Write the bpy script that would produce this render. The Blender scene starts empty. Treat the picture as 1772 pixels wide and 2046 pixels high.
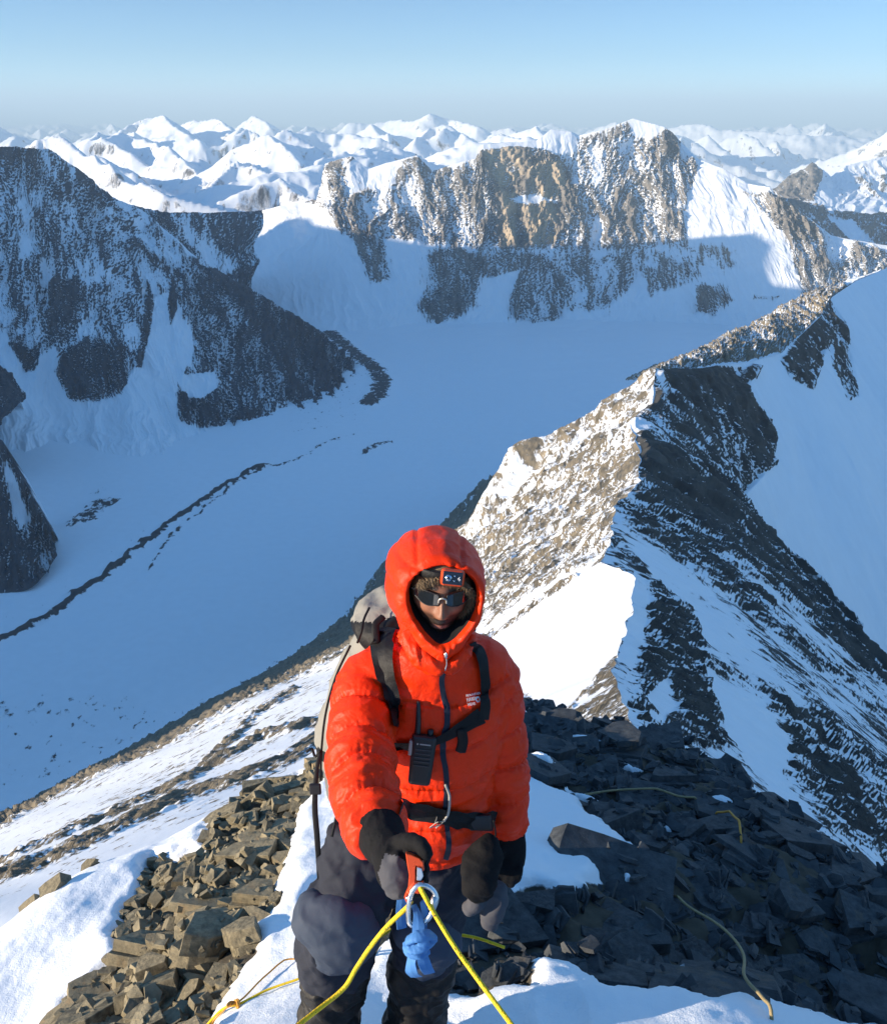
import bpy, bmesh, math, random
import numpy as np
from mathutils import Vector, Matrix
rad = math.radians

# ------------------------------------------------------------------ camera, sky, sun, exposure
scn = bpy.context.scene
COL = scn.collection
FPX, PITCH = 1772.0, rad(24.2)          # the photograph is 1772 px wide; a 36 mm lens on a 36 mm sensor
cam_d = bpy.data.cameras.new("camera")
cam_d.sensor_fit = 'HORIZONTAL'; cam_d.sensor_width = 36.0; cam_d.lens = 36.0
cam_d.clip_start = 0.05; cam_d.clip_end = 300000.0
cam = bpy.data.objects.new("camera", cam_d); COL.objects.link(cam)
cam.location = (0, 0, 0); cam.rotation_euler = (math.pi/2 - PITCH, 0, 0)
scn.camera = cam

SUN_AZ, SUN_EL = 75.0, 12.0             # sun behind and to the side: degrees from straight behind towards the left
a_, e_ = rad(SUN_AZ), rad(SUN_EL)
SUN = np.array([-math.sin(a_)*math.cos(e_), -math.cos(a_)*math.cos(e_), math.sin(e_)])   # towards the sun
world = bpy.data.worlds.new("World"); scn.world = world; world.use_nodes = True
wn = world.node_tree.nodes; wl = world.node_tree.links
sky = wn.new('ShaderNodeTexSky'); sky.sky_type = 'NISHITA'; sky.sun_disc = False
sky.sun_elevation = e_
sky.sun_rotation = math.atan2(SUN[0], SUN[1])
sky.altitude = 3500.0; sky.air_density = 1.0; sky.dust_density = 1.0; sky.ozone_density = 3.0
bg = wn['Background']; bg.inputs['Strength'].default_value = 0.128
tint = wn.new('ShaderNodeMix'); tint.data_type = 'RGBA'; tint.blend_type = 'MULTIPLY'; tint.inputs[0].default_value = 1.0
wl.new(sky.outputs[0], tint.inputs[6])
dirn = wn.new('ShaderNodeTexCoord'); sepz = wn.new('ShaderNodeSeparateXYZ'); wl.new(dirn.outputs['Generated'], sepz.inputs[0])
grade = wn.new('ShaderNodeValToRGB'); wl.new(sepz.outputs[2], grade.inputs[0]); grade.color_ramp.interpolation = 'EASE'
for pos_, col_ in ((0.0, (0.62, 0.78, 0.83, 1)), (0.06, (0.41, 0.55, 0.61, 1)), (0.14, (0.38, 0.51, 0.58, 1)), (0.5, (0.82, 1.25, 1.30, 1))):     # sky dimmed near the horizon, brightness added overhead to fill the shaded snow
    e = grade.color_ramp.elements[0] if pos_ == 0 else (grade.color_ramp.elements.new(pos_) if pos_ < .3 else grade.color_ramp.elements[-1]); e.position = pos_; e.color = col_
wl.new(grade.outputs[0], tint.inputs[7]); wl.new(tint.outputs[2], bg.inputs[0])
sl = bpy.data.lights.new("sun", 'SUN'); sl.energy = 5.0; sl.angle = rad(0.5); sl.color = (1.0, 0.85, 0.66)
sun = bpy.data.objects.new("sun", sl); COL.objects.link(sun)
sun.rotation_euler = Vector(SUN).to_track_quat('Z', 'Y').to_euler()
scn.view_settings.view_transform = 'Standard'; scn.view_settings.look = 'None'
scn.view_settings.exposure = 1.20; scn.view_settings.gamma = 1.0; scn.view_settings.use_curve_mapping = False
scn.render.engine = 'CYCLES'
scn.cycles.use_denoising = True
scn.cycles.max_bounces = 5; scn.cycles.diffuse_bounces = 3; scn.cycles.glossy_bounces = 2
scn.cycles.transmission_bounces = 2; scn.cycles.volume_bounces = 0; scn.cycles.transparent_max_bounces = 6

# ------------------------------------------------------------------ helpers
rng = np.random.default_rng(7)
cP, sP = math.cos(PITCH), math.sin(PITCH)
def P(u, v, d):
    """photo pixel + horizontal distance (metres ahead) -> point"""
    x, y = (u-886.0)/FPX, (1023.0-v)/FPX
    D = np.array([x, cP + y*sP, -sP + y*cP])
    return D*(d/D[1])
def PD(u, v, dep):
    """photo pixel + depth along the view axis -> point"""
    x, y = (u-886.0)/FPX, (1023.0-v)/FPX
    return np.array([x, cP + y*sP, -sP + y*cP])*dep
def pix(p):
    p = np.asarray(p, float)
    dep = np.maximum(p[..., 1]*cP - p[..., 2]*sP, 1e-3)
    up = p[..., 1]*sP + p[..., 2]*cP
    return 886 + FPX*p[..., 0]/dep, 1023 - FPX*up/dep, dep

_perm = rng.permutation(256).astype(np.int32); _perm = np.concatenate([_perm, _perm, _perm])
_grad = rng.normal(size=(256, 3)); _grad /= np.linalg.norm(_grad, axis=1)[:, None]
def gnoise(p):
    """3-D gradient noise, about -1..1"""
    p = np.asarray(p, float); i = np.floor(p).astype(np.int64); f = p - i
    i &= 255; w = f*f*f*(f*(f*6-15)+10)
    out = np.zeros(p.shape[:-1])
    for dx in (0, 1):
        wx = w[..., 0] if dx else 1-w[..., 0]
        a = _perm[(i[..., 0]+dx) & 255]
        for dy in (0, 1):
            wy = w[..., 1] if dy else 1-w[..., 1]
            b = _perm[a + ((i[..., 1]+dy) & 255)]
            for dz in (0, 1):
                wz = w[..., 2] if dz else 1-w[..., 2]
                g = _grad[_perm[b + ((i[..., 2]+dz) & 255)]]
                d = g[..., 0]*(f[..., 0]-dx) + g[..., 1]*(f[..., 1]-dy) + g[..., 2]*(f[..., 2]-dz)
                out += wx*wy*wz*d
    return out*1.6
def fbm(p, octv=5, gain=0.5, lac=2.03):
    p = np.asarray(p, float); a, s, t = 1.0, 0.0, 0.0
    for k in range(octv):
        s = s + a*gnoise(p + 17.3*k); t += a; a *= gain; p = p*lac
    return s/t
def ridged(p, octv=5, gain=0.5, lac=2.03):
    p = np.asarray(p, float); a, s, t = 1.0, 0.0, 0.0
    for k in range(octv):
        s = s + a*(1-2*np.abs(gnoise(p + 31.7*k))); t += a; a *= gain; p = p*lac
    return s/t
def sstep(a, b, x):
    t = np.clip((x-a)/(b-a), 0, 1); return t*t*(3-2*t)
def poly_sd(u, v, poly):
    """signed distance to a polygon, positive inside"""
    poly = np.asarray(poly, float); d = np.full(u.shape, 1e12); ins = np.zeros(u.shape, bool)
    for k in range(len(poly)):
        a, b = poly[k], poly[(k+1) % len(poly)]
        e = b-a; wx, wy = u-a[0], v-a[1]
        t = np.clip((wx*e[0]+wy*e[1])/max(e@e, 1e-9), 0, 1)
        d = np.minimum(d, (wx-t*e[0])**2 + (wy-t*e[1])**2)
        c = ((a[1] <= v) & (b[1] > v)) | ((b[1] <= v) & (a[1] > v))
        if b[1] != a[1]:
            ins ^= c & (u < a[0] + (v-a[1])/(b[1]-a[1])*e[0])
    return np.sqrt(d)*np.where(ins, 1, -1)
def line_d(u, v, pts):
    """distance to a polyline, and position along it 0..1"""
    pts = np.asarray(pts, float); best = np.full(u.shape, 1e12); pos = np.zeros(u.shape)
    n = len(pts)-1
    for k in range(n):
        a, e = pts[k], pts[k+1]-pts[k]
        wx, wy = u-a[0], v-a[1]
        t = np.clip((wx*e[0]+wy*e[1])/max(e@e, 1e-9), 0, 1)
        d = (wx-t*e[0])**2 + (wy-t*e[1])**2
        m = d < best; best = np.where(m, d, best); pos = np.where(m, (k+t)/n, pos)
    return np.sqrt(best), pos

def mesh_np(name, verts, faces, mats, attrs=None, smooth=True, kind=None, label=None, cat=None, group=None, parent=None, mat_idx=None):
    """verts Nx3, faces Mx4 (or Mx3) arrays -> one object"""
    me = bpy.data.meshes.new(name)
    verts = np.ascontiguousarray(verts, np.float32); faces = np.ascontiguousarray(faces, np.int32)
    k = faces.shape[1]; m = len(faces)
    me.vertices.add(len(verts)); me.vertices.foreach_set('co', verts.ravel())
    me.loops.add(m*k); me.loops.foreach_set('vertex_index', faces.ravel())
    me.polygons.add(m); me.polygons.foreach_set('loop_start', np.arange(0, m*k, k, dtype=np.int32))
    if mat_idx is not None:
        me.polygons.foreach_set('material_index', np.ascontiguousarray(mat_idx, np.int32))
    me.update(calc_edges=True)
    me.polygons.foreach_set('use_smooth', np.full(m, smooth, bool))
    for an, av in (attrs or {}).items():
        av = np.asarray(av, np.float32)
        if av.ndim == 1:
            at = me.attributes.new(an, 'FLOAT', 'POINT'); at.data.foreach_set('value', np.ascontiguousarray(av))
        else:
            at = me.attributes.new(an, 'FLOAT_VECTOR', 'POINT'); at.data.foreach_set('vector', np.ascontiguousarray(av).ravel())
    for mm in (mats if isinstance(mats, (list, tuple)) else [mats]): me.materials.append(mm)
    o = bpy.data.objects.new(name, me); COL.objects.link(o)
    if parent is not None: o.parent = parent
    tag(o, label, cat, group, kind)
    return o
def tag(o, label=None, cat=None, group=None, kind=None):
    for k, v in (('label', label), ('category', cat), ('group', group), ('kind', kind)):
        if v: o[k] = v
    return o
def grid_faces(nv, nu, wrap=False):
    j, i = np.meshgrid(np.arange(nv-1), np.arange(nu if wrap else nu-1), indexing='ij')
    i2 = (i+1) % nu
    return np.stack([j*nu+i, j*nu+i2, (j+1)*nu+i2, (j+1)*nu+i], -1).reshape(-1, 4)
def herm(pts, tk, t):
    """smooth curve through pts (n,...) at knots tk, sampled at t"""
    pts = np.asarray(pts, float); n = len(pts)
    m = np.empty_like(pts)
    ex = (slice(None),)+(None,)*(pts.ndim-1)
    dt = np.diff(tk)[ex]; s = np.diff(pts, axis=0)/dt
    if n == 2: m[:] = s[0]
    else:
        m[1:-1] = (s[:-1]*dt[1:] + s[1:]*dt[:-1])/(dt[1:]+dt[:-1])
        lim = 3*np.minimum(np.abs(s[:-1]), np.abs(s[1:]))*(s[:-1]*s[1:] > 0)     # no overshoot
        m[1:-1] = np.clip(m[1:-1], -lim, lim); m[0] = s[0]; m[-1] = s[-1]
    k = np.clip(np.searchsorted(tk, t, side='right')-1, 0, n-2)
    h = (tk[k+1]-tk[k])[ex]; x = ((t-tk[k])/(tk[k+1]-tk[k]))[ex]
    return ((2*x**3-3*x**2+1)*pts[k] + (x**3-2*x**2+x)*h*m[k] + (-2*x**3+3*x**2)*pts[k+1] + (x**3-x**2)*h*m[k+1])
def lerp_curve(pts, tk, t):
    pts = np.asarray(pts, float); k = np.clip(np.searchsorted(tk, t, side='right')-1, 0, len(pts)-2)
    x = ((t-tk[k])/(tk[k+1]-tk[k])).reshape((-1,)+(1,)*(pts.ndim-1))
    return pts[k]*(1-x)+pts[k+1]*x
def normals_of(V):
    """V: nv,nu,3 grid -> unit normals turned up"""
    du = np.gradient(V, axis=1); dv = np.gradient(V, axis=0)
    n = np.cross(du, dv); n /= np.linalg.norm(n, axis=-1)[..., None]+1e-12
    n *= np.where(n[..., 2:3] < 0, -1, 1)
    return n
def blur(a, n):
    for _ in range(n):
        for ax in (0, 1):
            b = np.pad(a, [(1, 1) if k == ax else (0, 0) for k in range(a.ndim)], mode='edge')
            sl0 = [slice(None)]*a.ndim; sl1 = list(sl0); sl2 = list(sl0)
            sl0[ax] = slice(0, -2); sl1[ax] = slice(1, -1); sl2[ax] = slice(2, None)
            a = b[tuple(sl0)]*.25 + b[tuple(sl1)]*.5 + b[tuple(sl2)]*.25
    return a
QF = 1.0
def loft(rows, nu, nv, crest_lin=True, ref=None):
    """rows: R lists of C points (far crest first) -> nv x nu grid, flow metres (s, t); ref: lengths count as seen from that far"""
    A = np.array(rows, float)                       # R,C,3
    U, Vv, _ = pix(A); px = np.stack([np.clip(U, -900, 2700), np.clip(Vv, 0, 2900)], -1)
    cu = np.mean(np.linalg.norm(np.diff(px, axis=1), axis=-1), axis=0)+4; tk = np.concatenate([[0], np.cumsum(cu)])
    tu = np.linspace(0, tk[-1], nu)
    B = np.stack([(lerp_curve if (r == 0 and crest_lin) else herm)(A[r], tk, tu) for r in range(len(A))])
    cv = np.mean(np.linalg.norm(np.diff(px, axis=0), axis=-1), axis=1)+4; tk2 = np.concatenate([[0], np.cumsum(cv)])
    tv = np.linspace(0, tk2[-1], nv)
    G = herm(B, tk2, tv)
    w = np.ones(G.shape[:2]) if ref is None else ref/np.maximum(np.linalg.norm(G, axis=-1), 5)
    s = np.concatenate([[0], np.cumsum(np.mean(np.linalg.norm(np.diff(B, axis=1), axis=-1)*((w[0, 1:]) if ref else 1), axis=0))])
    t = np.concatenate([np.zeros((1, nu)), np.cumsum(np.linalg.norm(np.diff(G, axis=0), axis=-1)*w[1:], axis=0)])
    return G, np.broadcast_to(s, (nv, nu)), t, 1/w, np.interp(tv, tk2, np.linspace(0, 1, len(A)))[:, None]*np.ones((1, nu))
# ------------------------------------------------------------------ materials
class NT:
    def __init__(s, name):
        s.m = bpy.data.materials.new(name); s.m.use_nodes = True
        s.n = s.m.node_tree.nodes; s.l = s.m.node_tree.links; s.b = s.n['Principled BSDF']
    def val(s, sock, v):
        if isinstance(v, bpy.types.NodeSocket): s.l.new(v, sock)
        elif v is not None: sock.default_value = v
    def new(s, t, _out=0, _props=None, **kw):
        n = s.n.new(t)
        for k, v in (_props or {}).items(): setattr(n, k, v)
        for k, v in kw.items():
            key = int(k[1:]) if k[0] == 'i' and k[1:].isdigit() else k.replace('_', ' ')
            s.val(n.inputs[key], v)
        return n.outputs[_out]
    def attr(s, name, vec=False):
        n = s.n.new('ShaderNodeAttribute'); n.attribute_name = name
        return n.outputs['Vector' if vec else 'Fac']
    def pos(s): return s.n.new('ShaderNodeTexCoord').outputs['Object']
    def noise(s, vec, scale, detail=6.0, rough=0.55, dist=0.0, out=0):
        return s.new('ShaderNodeTexNoise', out, Vector=vec, Scale=scale, Detail=detail, Roughness=rough, Distortion=dist)
    def math(s, op, a, b=None, c=None):
        return s.new('ShaderNodeMath', 0, {'operation': op}, i0=a, i1=b, i2=c)
    def ramp(s, x, lo, hi, a=0.0, b=1.0):
        return s.new('ShaderNodeMapRange', 0, None, Value=x, i1=lo, i2=hi, i3=a, i4=b)
    def mix(s, f, a, b):
        n = s.n.new('ShaderNodeMix'); n.data_type = 'RGBA'
        s.val(n.inputs[0], f); s.val(n.inputs[6], a); s.val(n.inputs[7], b)
        return n.outputs[2]
    def vmul(s, v, k):
        return s.new('ShaderNodeVectorMath', 0, {'operation': 'MULTIPLY'}, i0=v, i1=k)
    def bump(s, h, dist, strength=1.0, nrm=None):
        o = s.new('ShaderNodeBump', 0, None, Strength=strength, Distance=dist, Height=h)
        if nrm is not None: s.l.new(nrm, o.node.inputs['Normal'])
        return o
    def set(s, **kw):
        for k, v in kw.items(): s.val(s.b.inputs[k.replace('_', ' ')], v)
        return s.m
def c3(r, g, b): return (r, g, b, 1.0)

def mountain_mat(name, dark, light, snow=(0.86, 0.88, 0.90), k=1.5, edge=0.035, bump=1.0, ochre=(0.42, 0.31, 0.19), snow_bump=0.3):
    """snow over rock: attribute rock 0..1 is how much rock shows, flow runs along and down the face"""
    t = NT(name); fl = t.attr('flow', True); rk = t.attr('rock')
    n1 = t.noise(fl, 1.0, 11.0, 0.66, 0.35)
    n2 = t.noise(t.vmul(fl, (3.4, 1.9, 1.0)), 1.0, 9.0, 0.64, .3)
    v = t.math('ADD', rk, t.math('MULTIPLY', t.math('SUBTRACT', t.math('ADD', t.math('MULTIPLY', n1, .42), t.math('MULTIPLY', n2, .58)), 0.5), k))
    mask = t.ramp(v, 0.5-edge, 0.5+edge)
    n3 = t.noise(t.vmul(fl, (2.0, 2.0, 1.0)), 1.0, 8.0, 0.62)
    rc = t.mix(t.ramp(n3, 0.32, 0.68), c3(*dark), c3(*light))
    rc = t.mix(t.math('MULTIPLY', t.attr('tone'), t.ramp(n2, .3, .55)), rc, c3(*ochre))
    sn = t.mix(t.ramp(n3, .35, .7), c3(*[q*.96 for q in snow]), c3(*snow))
    col = t.mix(mask, sn, rc)
    h = t.math('ADD', t.math('MULTIPLY', mask, t.math('ADD', t.math('MULTIPLY', n3, 1.5), .25)), t.math('MULTIPLY', n3, snow_bump))
    return t.set(Base_Color=col, Roughness=t.ramp(mask, 0, 1, .55, .9), Specular_IOR_Level=.25, Normal=t.bump(h, bump, 0.9))
# ------------------------------------------------------------------ terrain
def rows_px(rows): return [[P(*q) if len(q) == 3 else np.array(q[1:], float) for q in r] for r in rows]
def face(name, rows, nu, nv, mat, sc=(60, 160), disp=(20, 6), ribL=120., ribA=None, rockf=None, tonef=None, slope_k=.8, rib_k=.30, back=None,
         label=None, jag=0.35, edge_fade=(0.06, 0.06), seed=0.0, crest_lin=True, extra=None, snow_flat=0.45, ref=None, bed=None):
    """one mountain face lofted from traced ridge and foot lines, with ribs, gullies and broken rock as real relief"""
    nu, nv = int(nu*QF), int(nv*QF)
    G, s, t, dsc, RI = loft(rows, nu, nv, crest_lin, ref)
    N = blur(normals_of(G), 3)
    s0, t0 = s, t
    if bed is not None:             # rock beds that cut the face: along them and across them instead of along and down
        w = 1/dsc; al = []
        for ax in bed:
            ax = np.array(ax, float)/np.linalg.norm(ax); dr = np.cumsum(np.concatenate([[0], (np.diff(G[0], axis=0)@ax)*w[0, 1:]]))
            al.append(dr[None, :] + np.concatenate([np.zeros((1, nu)), np.cumsum((np.diff(G, axis=0)@ax)*w[1:], axis=0)]))
        s, t = al
    T = np.linspace(0, 1, nv)[:, None]*np.ones((1, nu))
    fade = sstep(0, edge_fade[0], T)*(1-jag)+jag
    fade = fade*(sstep(0, edge_fade[1], 1-T)*.9+.1)
    u, v, _ = pix(G)
    rb = np.full(u.shape, 0.5) if rockf is None else rockf(u, v, s0, t0, RI, G)
    rb = rb + .20*fbm(np.stack([s/ribL/1.7, t/ribL/3.2, s*0+seed+3], -1), 4)*sstep(.1, .3, rb)
    warp = fbm(np.stack([s/ribL*.6, t/ribL*.6, s*0+seed], -1), 3)
    q = np.stack([s/ribL + .5*warp, t/ribL*(.28 if bed is None else 2.2) + .3*warp, s*0+seed+5], -1)
    rib = ridged(q, 4, .5)
    br = fbm(np.stack([s/ribL*5, t/ribL*3, s*0+seed+9], -1), 5, .6)
    amt = snow_flat + (1-snow_flat)*sstep(.30, .58, rb)
    d = (disp[0]*(rib-.35)*amt + disp[1]*br*sstep(.33, .6, rb)*1.4)*fade*dsc
    if extra is not None: d = d + extra(u, v, s, t, T, G)
    V = G + N*d[..., None]
    nz = normals_of(V)[..., 2]; nzs = blur(nz, 6)
    on_ = sstep(.06, .22, rb)
    rock = rb + (slope_k*(nzs-nz) + rib_k*(rib-.45) + .05*br)*on_
    flow = np.stack([s/sc[0], t/sc[1], np.full(s.shape, seed)], -1)
    tone = np.zeros(u.shape) if tonef is None else tonef(u, v)
    F = grid_faces(nv, nu); Vf = V.reshape(-1, 3); at = [rock.ravel(), flow.reshape(-1, 3), tone.ravel()]
    if back is not None:            # the far side of the ridge, so that it is a whole hill
        b1 = V[0] + np.array(back)*.5*[1, 1, .7]; b2 = V[0] + np.array(back)
        n0 = len(Vf); Vf = np.concatenate([Vf, b1, b2])
        i = np.arange(nu-1)
        r0, r1, r2 = i, n0+i, n0+nu+i
        F = np.concatenate([F, np.stack([r1, r1+1, r0+1, r0], -1), np.stack([r2, r2+1, r1+1, r1], -1)])
        at[0] = np.concatenate([at[0], at[0][:nu]*0+.3, at[0][:nu]*0+.3]); at[1] = np.concatenate([at[1], flow[0]+[0, .5, 3], flow[0]+[0, 1, 3]])
        at[2] = np.concatenate([at[2], np.zeros(2*nu)])
    o = mesh_np("mountain", Vf, F, mat, dict(rock=at[0], flow=at[1], tone=at[2]), kind='structure', label=label)
    return V
def regions(base, *polys):
    """polys: (value, feather px, [(u,v)...])"""
    def f(u, v, s, t, T, G):
        r = np.full(u.shape, base, float)
        for val, fe, pl in polys:
            w = sstep(-fe, fe, poly_sd(u, v, pl)); r = r*(1-w) + val*w
        return r
    return f
ZF = -900.0
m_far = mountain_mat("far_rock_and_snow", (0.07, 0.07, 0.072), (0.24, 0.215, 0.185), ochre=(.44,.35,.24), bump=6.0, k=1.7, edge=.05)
m_left = mountain_mat("left_rock_and_snow", (0.034, 0.040, 0.050), (0.095, 0.095, 0.10), bump=5.0, k=1.7, edge=.05)  # rock blued in its colour to stand for haze and shade
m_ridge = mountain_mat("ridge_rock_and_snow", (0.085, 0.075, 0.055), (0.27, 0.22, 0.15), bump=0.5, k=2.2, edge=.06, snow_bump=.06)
m_shade = mountain_mat("shade_tinted_rock_and_snow", (0.020, 0.022, 0.024), (0.080, 0.076, 0.066), bump=0.6, k=2.1, edge=.05, snow_bump=.06)  # same ridge rock, with shade painted into a darker colour
m_dist = mountain_mat("distant_rock_and_snow", (0.06, 0.06, 0.065), (0.16, 0.14, 0.13), bump=20.0, k=1.9, edge=.08)

# the big wall across the glacier
far_rows = rows_px([
 [(440,440,5500),(523,421,5400),(560,411,5300),(635,398,5250),(650,327,5250),(701,312,5200),(736,337,5150),(772,325,5150),(833,310,5150),(863,342,5100),(900,330,5100),(950,316,5100),(965,288,5150),(1071,281,5200),(1101,258,5250),(1142,263,5250),(1157,270,5250),(1202,260,5250),(1265,236,5300),(1328,253,5250),(1353,276,5230),(1393,316,5150),(1444,336,5050),(1494,366,4950),(1539,374,4850),(1585,411,4700),(1660,469,4550),(1700,478,4500),(1750,486,4450),(1840,500,4400)],
 [(440,500,5000),(515,500,4950),(560,480,4900),(625,470,4800),(655,430,4850),(690,420,4850),(730,440,4800),(772,440,4800),(833,440,4800),(863,450,4750),(900,450,4780),(950,430,4800),(975,410,4850),(1065,405,4900),(1098,400,4930),(1140,400,4930),(1160,405,4930),(1200,405,4930),(1262,400,4950),(1325,405,4900),(1360,410,4870),(1410,420,4800),(1455,440,4700),(1505,455,4620),(1550,460,4560),(1600,490,4450),(1665,525,4300),(1710,540,4250),(1760,550,4200),(1840,560,4200)],
 [(430,560,4550),(510,560,4500),(555,560,4480),(615,560,4450),(660,545,4450),(700,540,4450),(740,545,4450),(780,545,4450),(835,545,4450),(865,550,4450),(905,550,4450),(950,540,4470),(985,535,4500),(1060,535,4520),(1098,530,4540),(1140,530,4540),(1165,530,4540),(1205,530,4540),(1265,525,4550),(1325,525,4520),(1370,530,4480),(1420,535,4420),(1465,545,4350),(1515,550,4280),(1560,560,4220),(1610,580,4130),(1670,600,4000),(1715,610,3950),(1770,620,3900),(1850,630,3900)],
 [(430,660,4100),(500,660,4050),(550,660,4020),(610,660,4000),(670,650,4050),(710,648,4060),(750,648,4080),(790,648,4100),(838,650,4120),(870,650,4130),(910,645,4150),(955,640,4180),(1000,640,4190),(1060,655,4150),(1100,645,4190),(1140,640,4200),(1170,640,4200),(1205,638,4200),(1270,635,4200),(1325,635,4190),(1380,635,4180),(1430,636,4160),(1475,638,4130),(1520,640,4100),(1570,645,4050),(1620,655,3980),(1680,665,3880),(1730,675,3800),(1790,685,3750),(1860,695,3700)],
 [(420,780,3500),(500,780,3450),(550,780,3420),(610,780,3400),(670,770,3450),(710,770,3450),(750,765,3460),(790,765,3480),(838,765,3480),(870,765,3490),(910,760,3500),(955,760,3500),(1000,760,3510),(1060,765,3500),(1100,760,3520),(1140,760,3520),(1170,760,3520),(1205,758,3520),(1270,756,3520),(1325,756,3520),(1380,756,3510),(1430,756,3500),(1475,757,3490),(1520,758,3480),(1570,760,3450),(1620,765,3400),(1680,770,3350),(1730,775,3300),(1790,780,3250),(1860,785,3200)]])
far_rock = regions(.02,
 (.50, 10, [(655,318),(705,305),(780,318),(835,308),(905,330),(960,300),(1075,290),(1105,270),(1165,268),(1265,236),(1345,262),(1400,330),(1370,430),(1380,500),(1300,500),(1060,500),(900,492),(680,470),(650,420),(600,400)]),
 (.20, 8, [(690,330),(760,300),(800,330),(760,370),(700,390)]),
 (.12, 6, [(1095,255),(1145,255),(1150,300),(1110,305),(1070,290)]),
 (.05, 8, [(1255,232),(1330,250),(1300,275),(1270,270)]),
 (.66, 6, [(1330,255),(1360,285),(1345,330),(1320,300)]),
 (.52, 16, [(690,460),(770,465),(790,560),(740,570)]),
 (.57, 20, [(850,490),(960,490),(1030,560),(965,560),(960,610),(905,645),(868,655),(826,620),(840,560)]),
 (.48, 24, [(960,490),(1290,490),(1300,540),(1215,640),(1150,630),(1070,660),(1010,640),(1000,580)]),
 (.44, 18, [(1290,490),(1480,480),(1500,530),(1380,570),(1290,600),(1280,540)]),
 (.05, 8, [(975,560),(1040,540),(1010,600),(975,640)]),
 (.57, 14, [(1390,570),(1440,560),(1470,600),(1430,632),(1385,625)]),
 (.5, 9, [(1505,585),(1560,590),(1545,605),(1500,600)]),
 (.46, 14, [(1470,380),(1545,372),(1600,420),(1665,470),(1772,490),(1850,520),(1850,560),(1700,570),(1600,560),(1560,470)]),
 (.62, 9, [(1540,372),(1600,430),(1640,480),(1590,480),(1545,430)]),
 (.55, 8, [(1590,520),(1700,520),(1660,600),(1600,600)]),
 (.72, 10, [(965,300),(1035,290),(1060,310),(1140,320),(1150,400),(1110,480),(1060,495),(1000,490),(990,400),(965,330)]),
 (.30, 6, [(1010,395),(1060,385),(1120,400),(1050,412)]))
tone_polys = [[(962,300),(1035,290),(1045,350),(1000,375)], [(1050,330),(1125,320),(1130,370),(1100,410),(1060,390)], [(1040,410),(1110,405),(1110,480),(1060,495)], [(1000,380),(1030,380),(1030,495),(1003,492)]]
def far_tone(u, v):
    r = np.zeros(u.shape)
    for pl in tone_polys: r = np.maximum(r, sstep(-8, 8, poly_sd(u, v, pl)))
    return r
face("far", far_rows, 1250, 560, m_far, sc=(44, 170), disp=(54, 20), ribL=105., snow_flat=.25, rockf=far_rock, tonef=far_tone, back=(200, 1500, -900), seed=1.3, jag=.3,
     label="broad snow and rock wall with a pale pointed summit across the glacier")

# the shaded mountain on the near side of the glacier bowl
left_rows = rows_px([
 [(-160,325,3500),(-60,300,3450),(30,294,3450),(60,298,3450),(96,297,3480),(168,348,3550),(208,383,3600),(284,419,3700),(350,475,3600),(406,525,3520),(508,581,3460),(580,625,3440),(640,662,3430),(711,728,3430)],
 [(-160,480,3200),(-60,470,3150),(25,465,3150),(60,470,3150),(100,475,3160),(170,500,3200),(215,515,3220),(285,540,3260),(350,575,3250),(405,605,3260),(505,650,3290),(575,675,3320),(640,695,3350),(715,735,3380)],
 [(-160,600,2950),(-60,610,2920),(10,620,2900),(60,650,2860),(110,660,2850),(180,670,2850),(225,680,2860),(290,690,2900),(355,705,2940),(410,720,2970),(505,735,3060),(575,740,3140),(645,735,3240),(718,742,3360)],
 [(-160,690,2780),(-60,700,2760),(10,720,2730),(62,765,2680),(130,815,2620),(200,820,2620),(250,815,2640),(310,830,2640),(365,850,2640),(430,862,2650),(520,872,2650),(590,868,2680),(670,830,2840),(722,750,3340)],
 [(-160,930,2270),(-60,945,2250),(10,960,2225),(62,955,2250),(130,950,2290),(200,930,2320),(260,930,2330),(320,935,2330),(380,945,2320),(450,950,2320),(540,950,2330),(610,935,2380),(690,880,2560),(740,765,3250)]])
left_rock = regions(.02,
 (.45, 14, [(-200,270),(30,285),(100,290),(170,340),(290,415),(410,520),(640,655),(715,725),(700,800),(610,845),(575,870),(455,860),(355,845),(350,770),(385,690),(375,640),(330,650),(300,700),(240,800),(145,800),(110,700),(60,740),(0,665),(-200,600)]),
 (.52, 24, [(-200,280),(30,288),(100,293),(180,350),(290,418),(200,430),(60,380),(-200,400)]),
 (.72, 20, [(420,530),(640,655),(715,725),(690,800),(600,830),(560,740),(480,640)]),
 (.56, 20, [(330,520),(480,620),(560,760),(600,850),(460,862),(400,790),(400,690)]),
 (.70, 14, [(175,680),(250,700),(250,770),(190,805),(140,800),(105,740)]),
 (.66, 9, [(20,690),(75,700),(75,740),(50,745)]),
 (.66, 12, [(355,790),(420,800),(440,850),(400,860),(355,845)]),
 (.6, 14, [(110,560),(160,560),(150,680),(95,680)]),
 (.02, 6, [(358,752),(425,748),(432,778),(400,795),(362,785)]),
 (.05, 8, [(335,590),(362,620),(355,690),(345,760),(352,850),(250,850),(250,780),(292,690),(300,600)]),
 (.74, 4, [(293,560),(308,600),(300,660),(282,735),(272,735),(288,640)]),
 (.70, 3, [(345,560),(352,620),(340,650),(332,610)]))
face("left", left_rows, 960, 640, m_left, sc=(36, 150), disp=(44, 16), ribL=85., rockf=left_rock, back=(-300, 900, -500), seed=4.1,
     label="dark rock mountain streaked with snow, in full shade beside the glacier")
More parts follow.
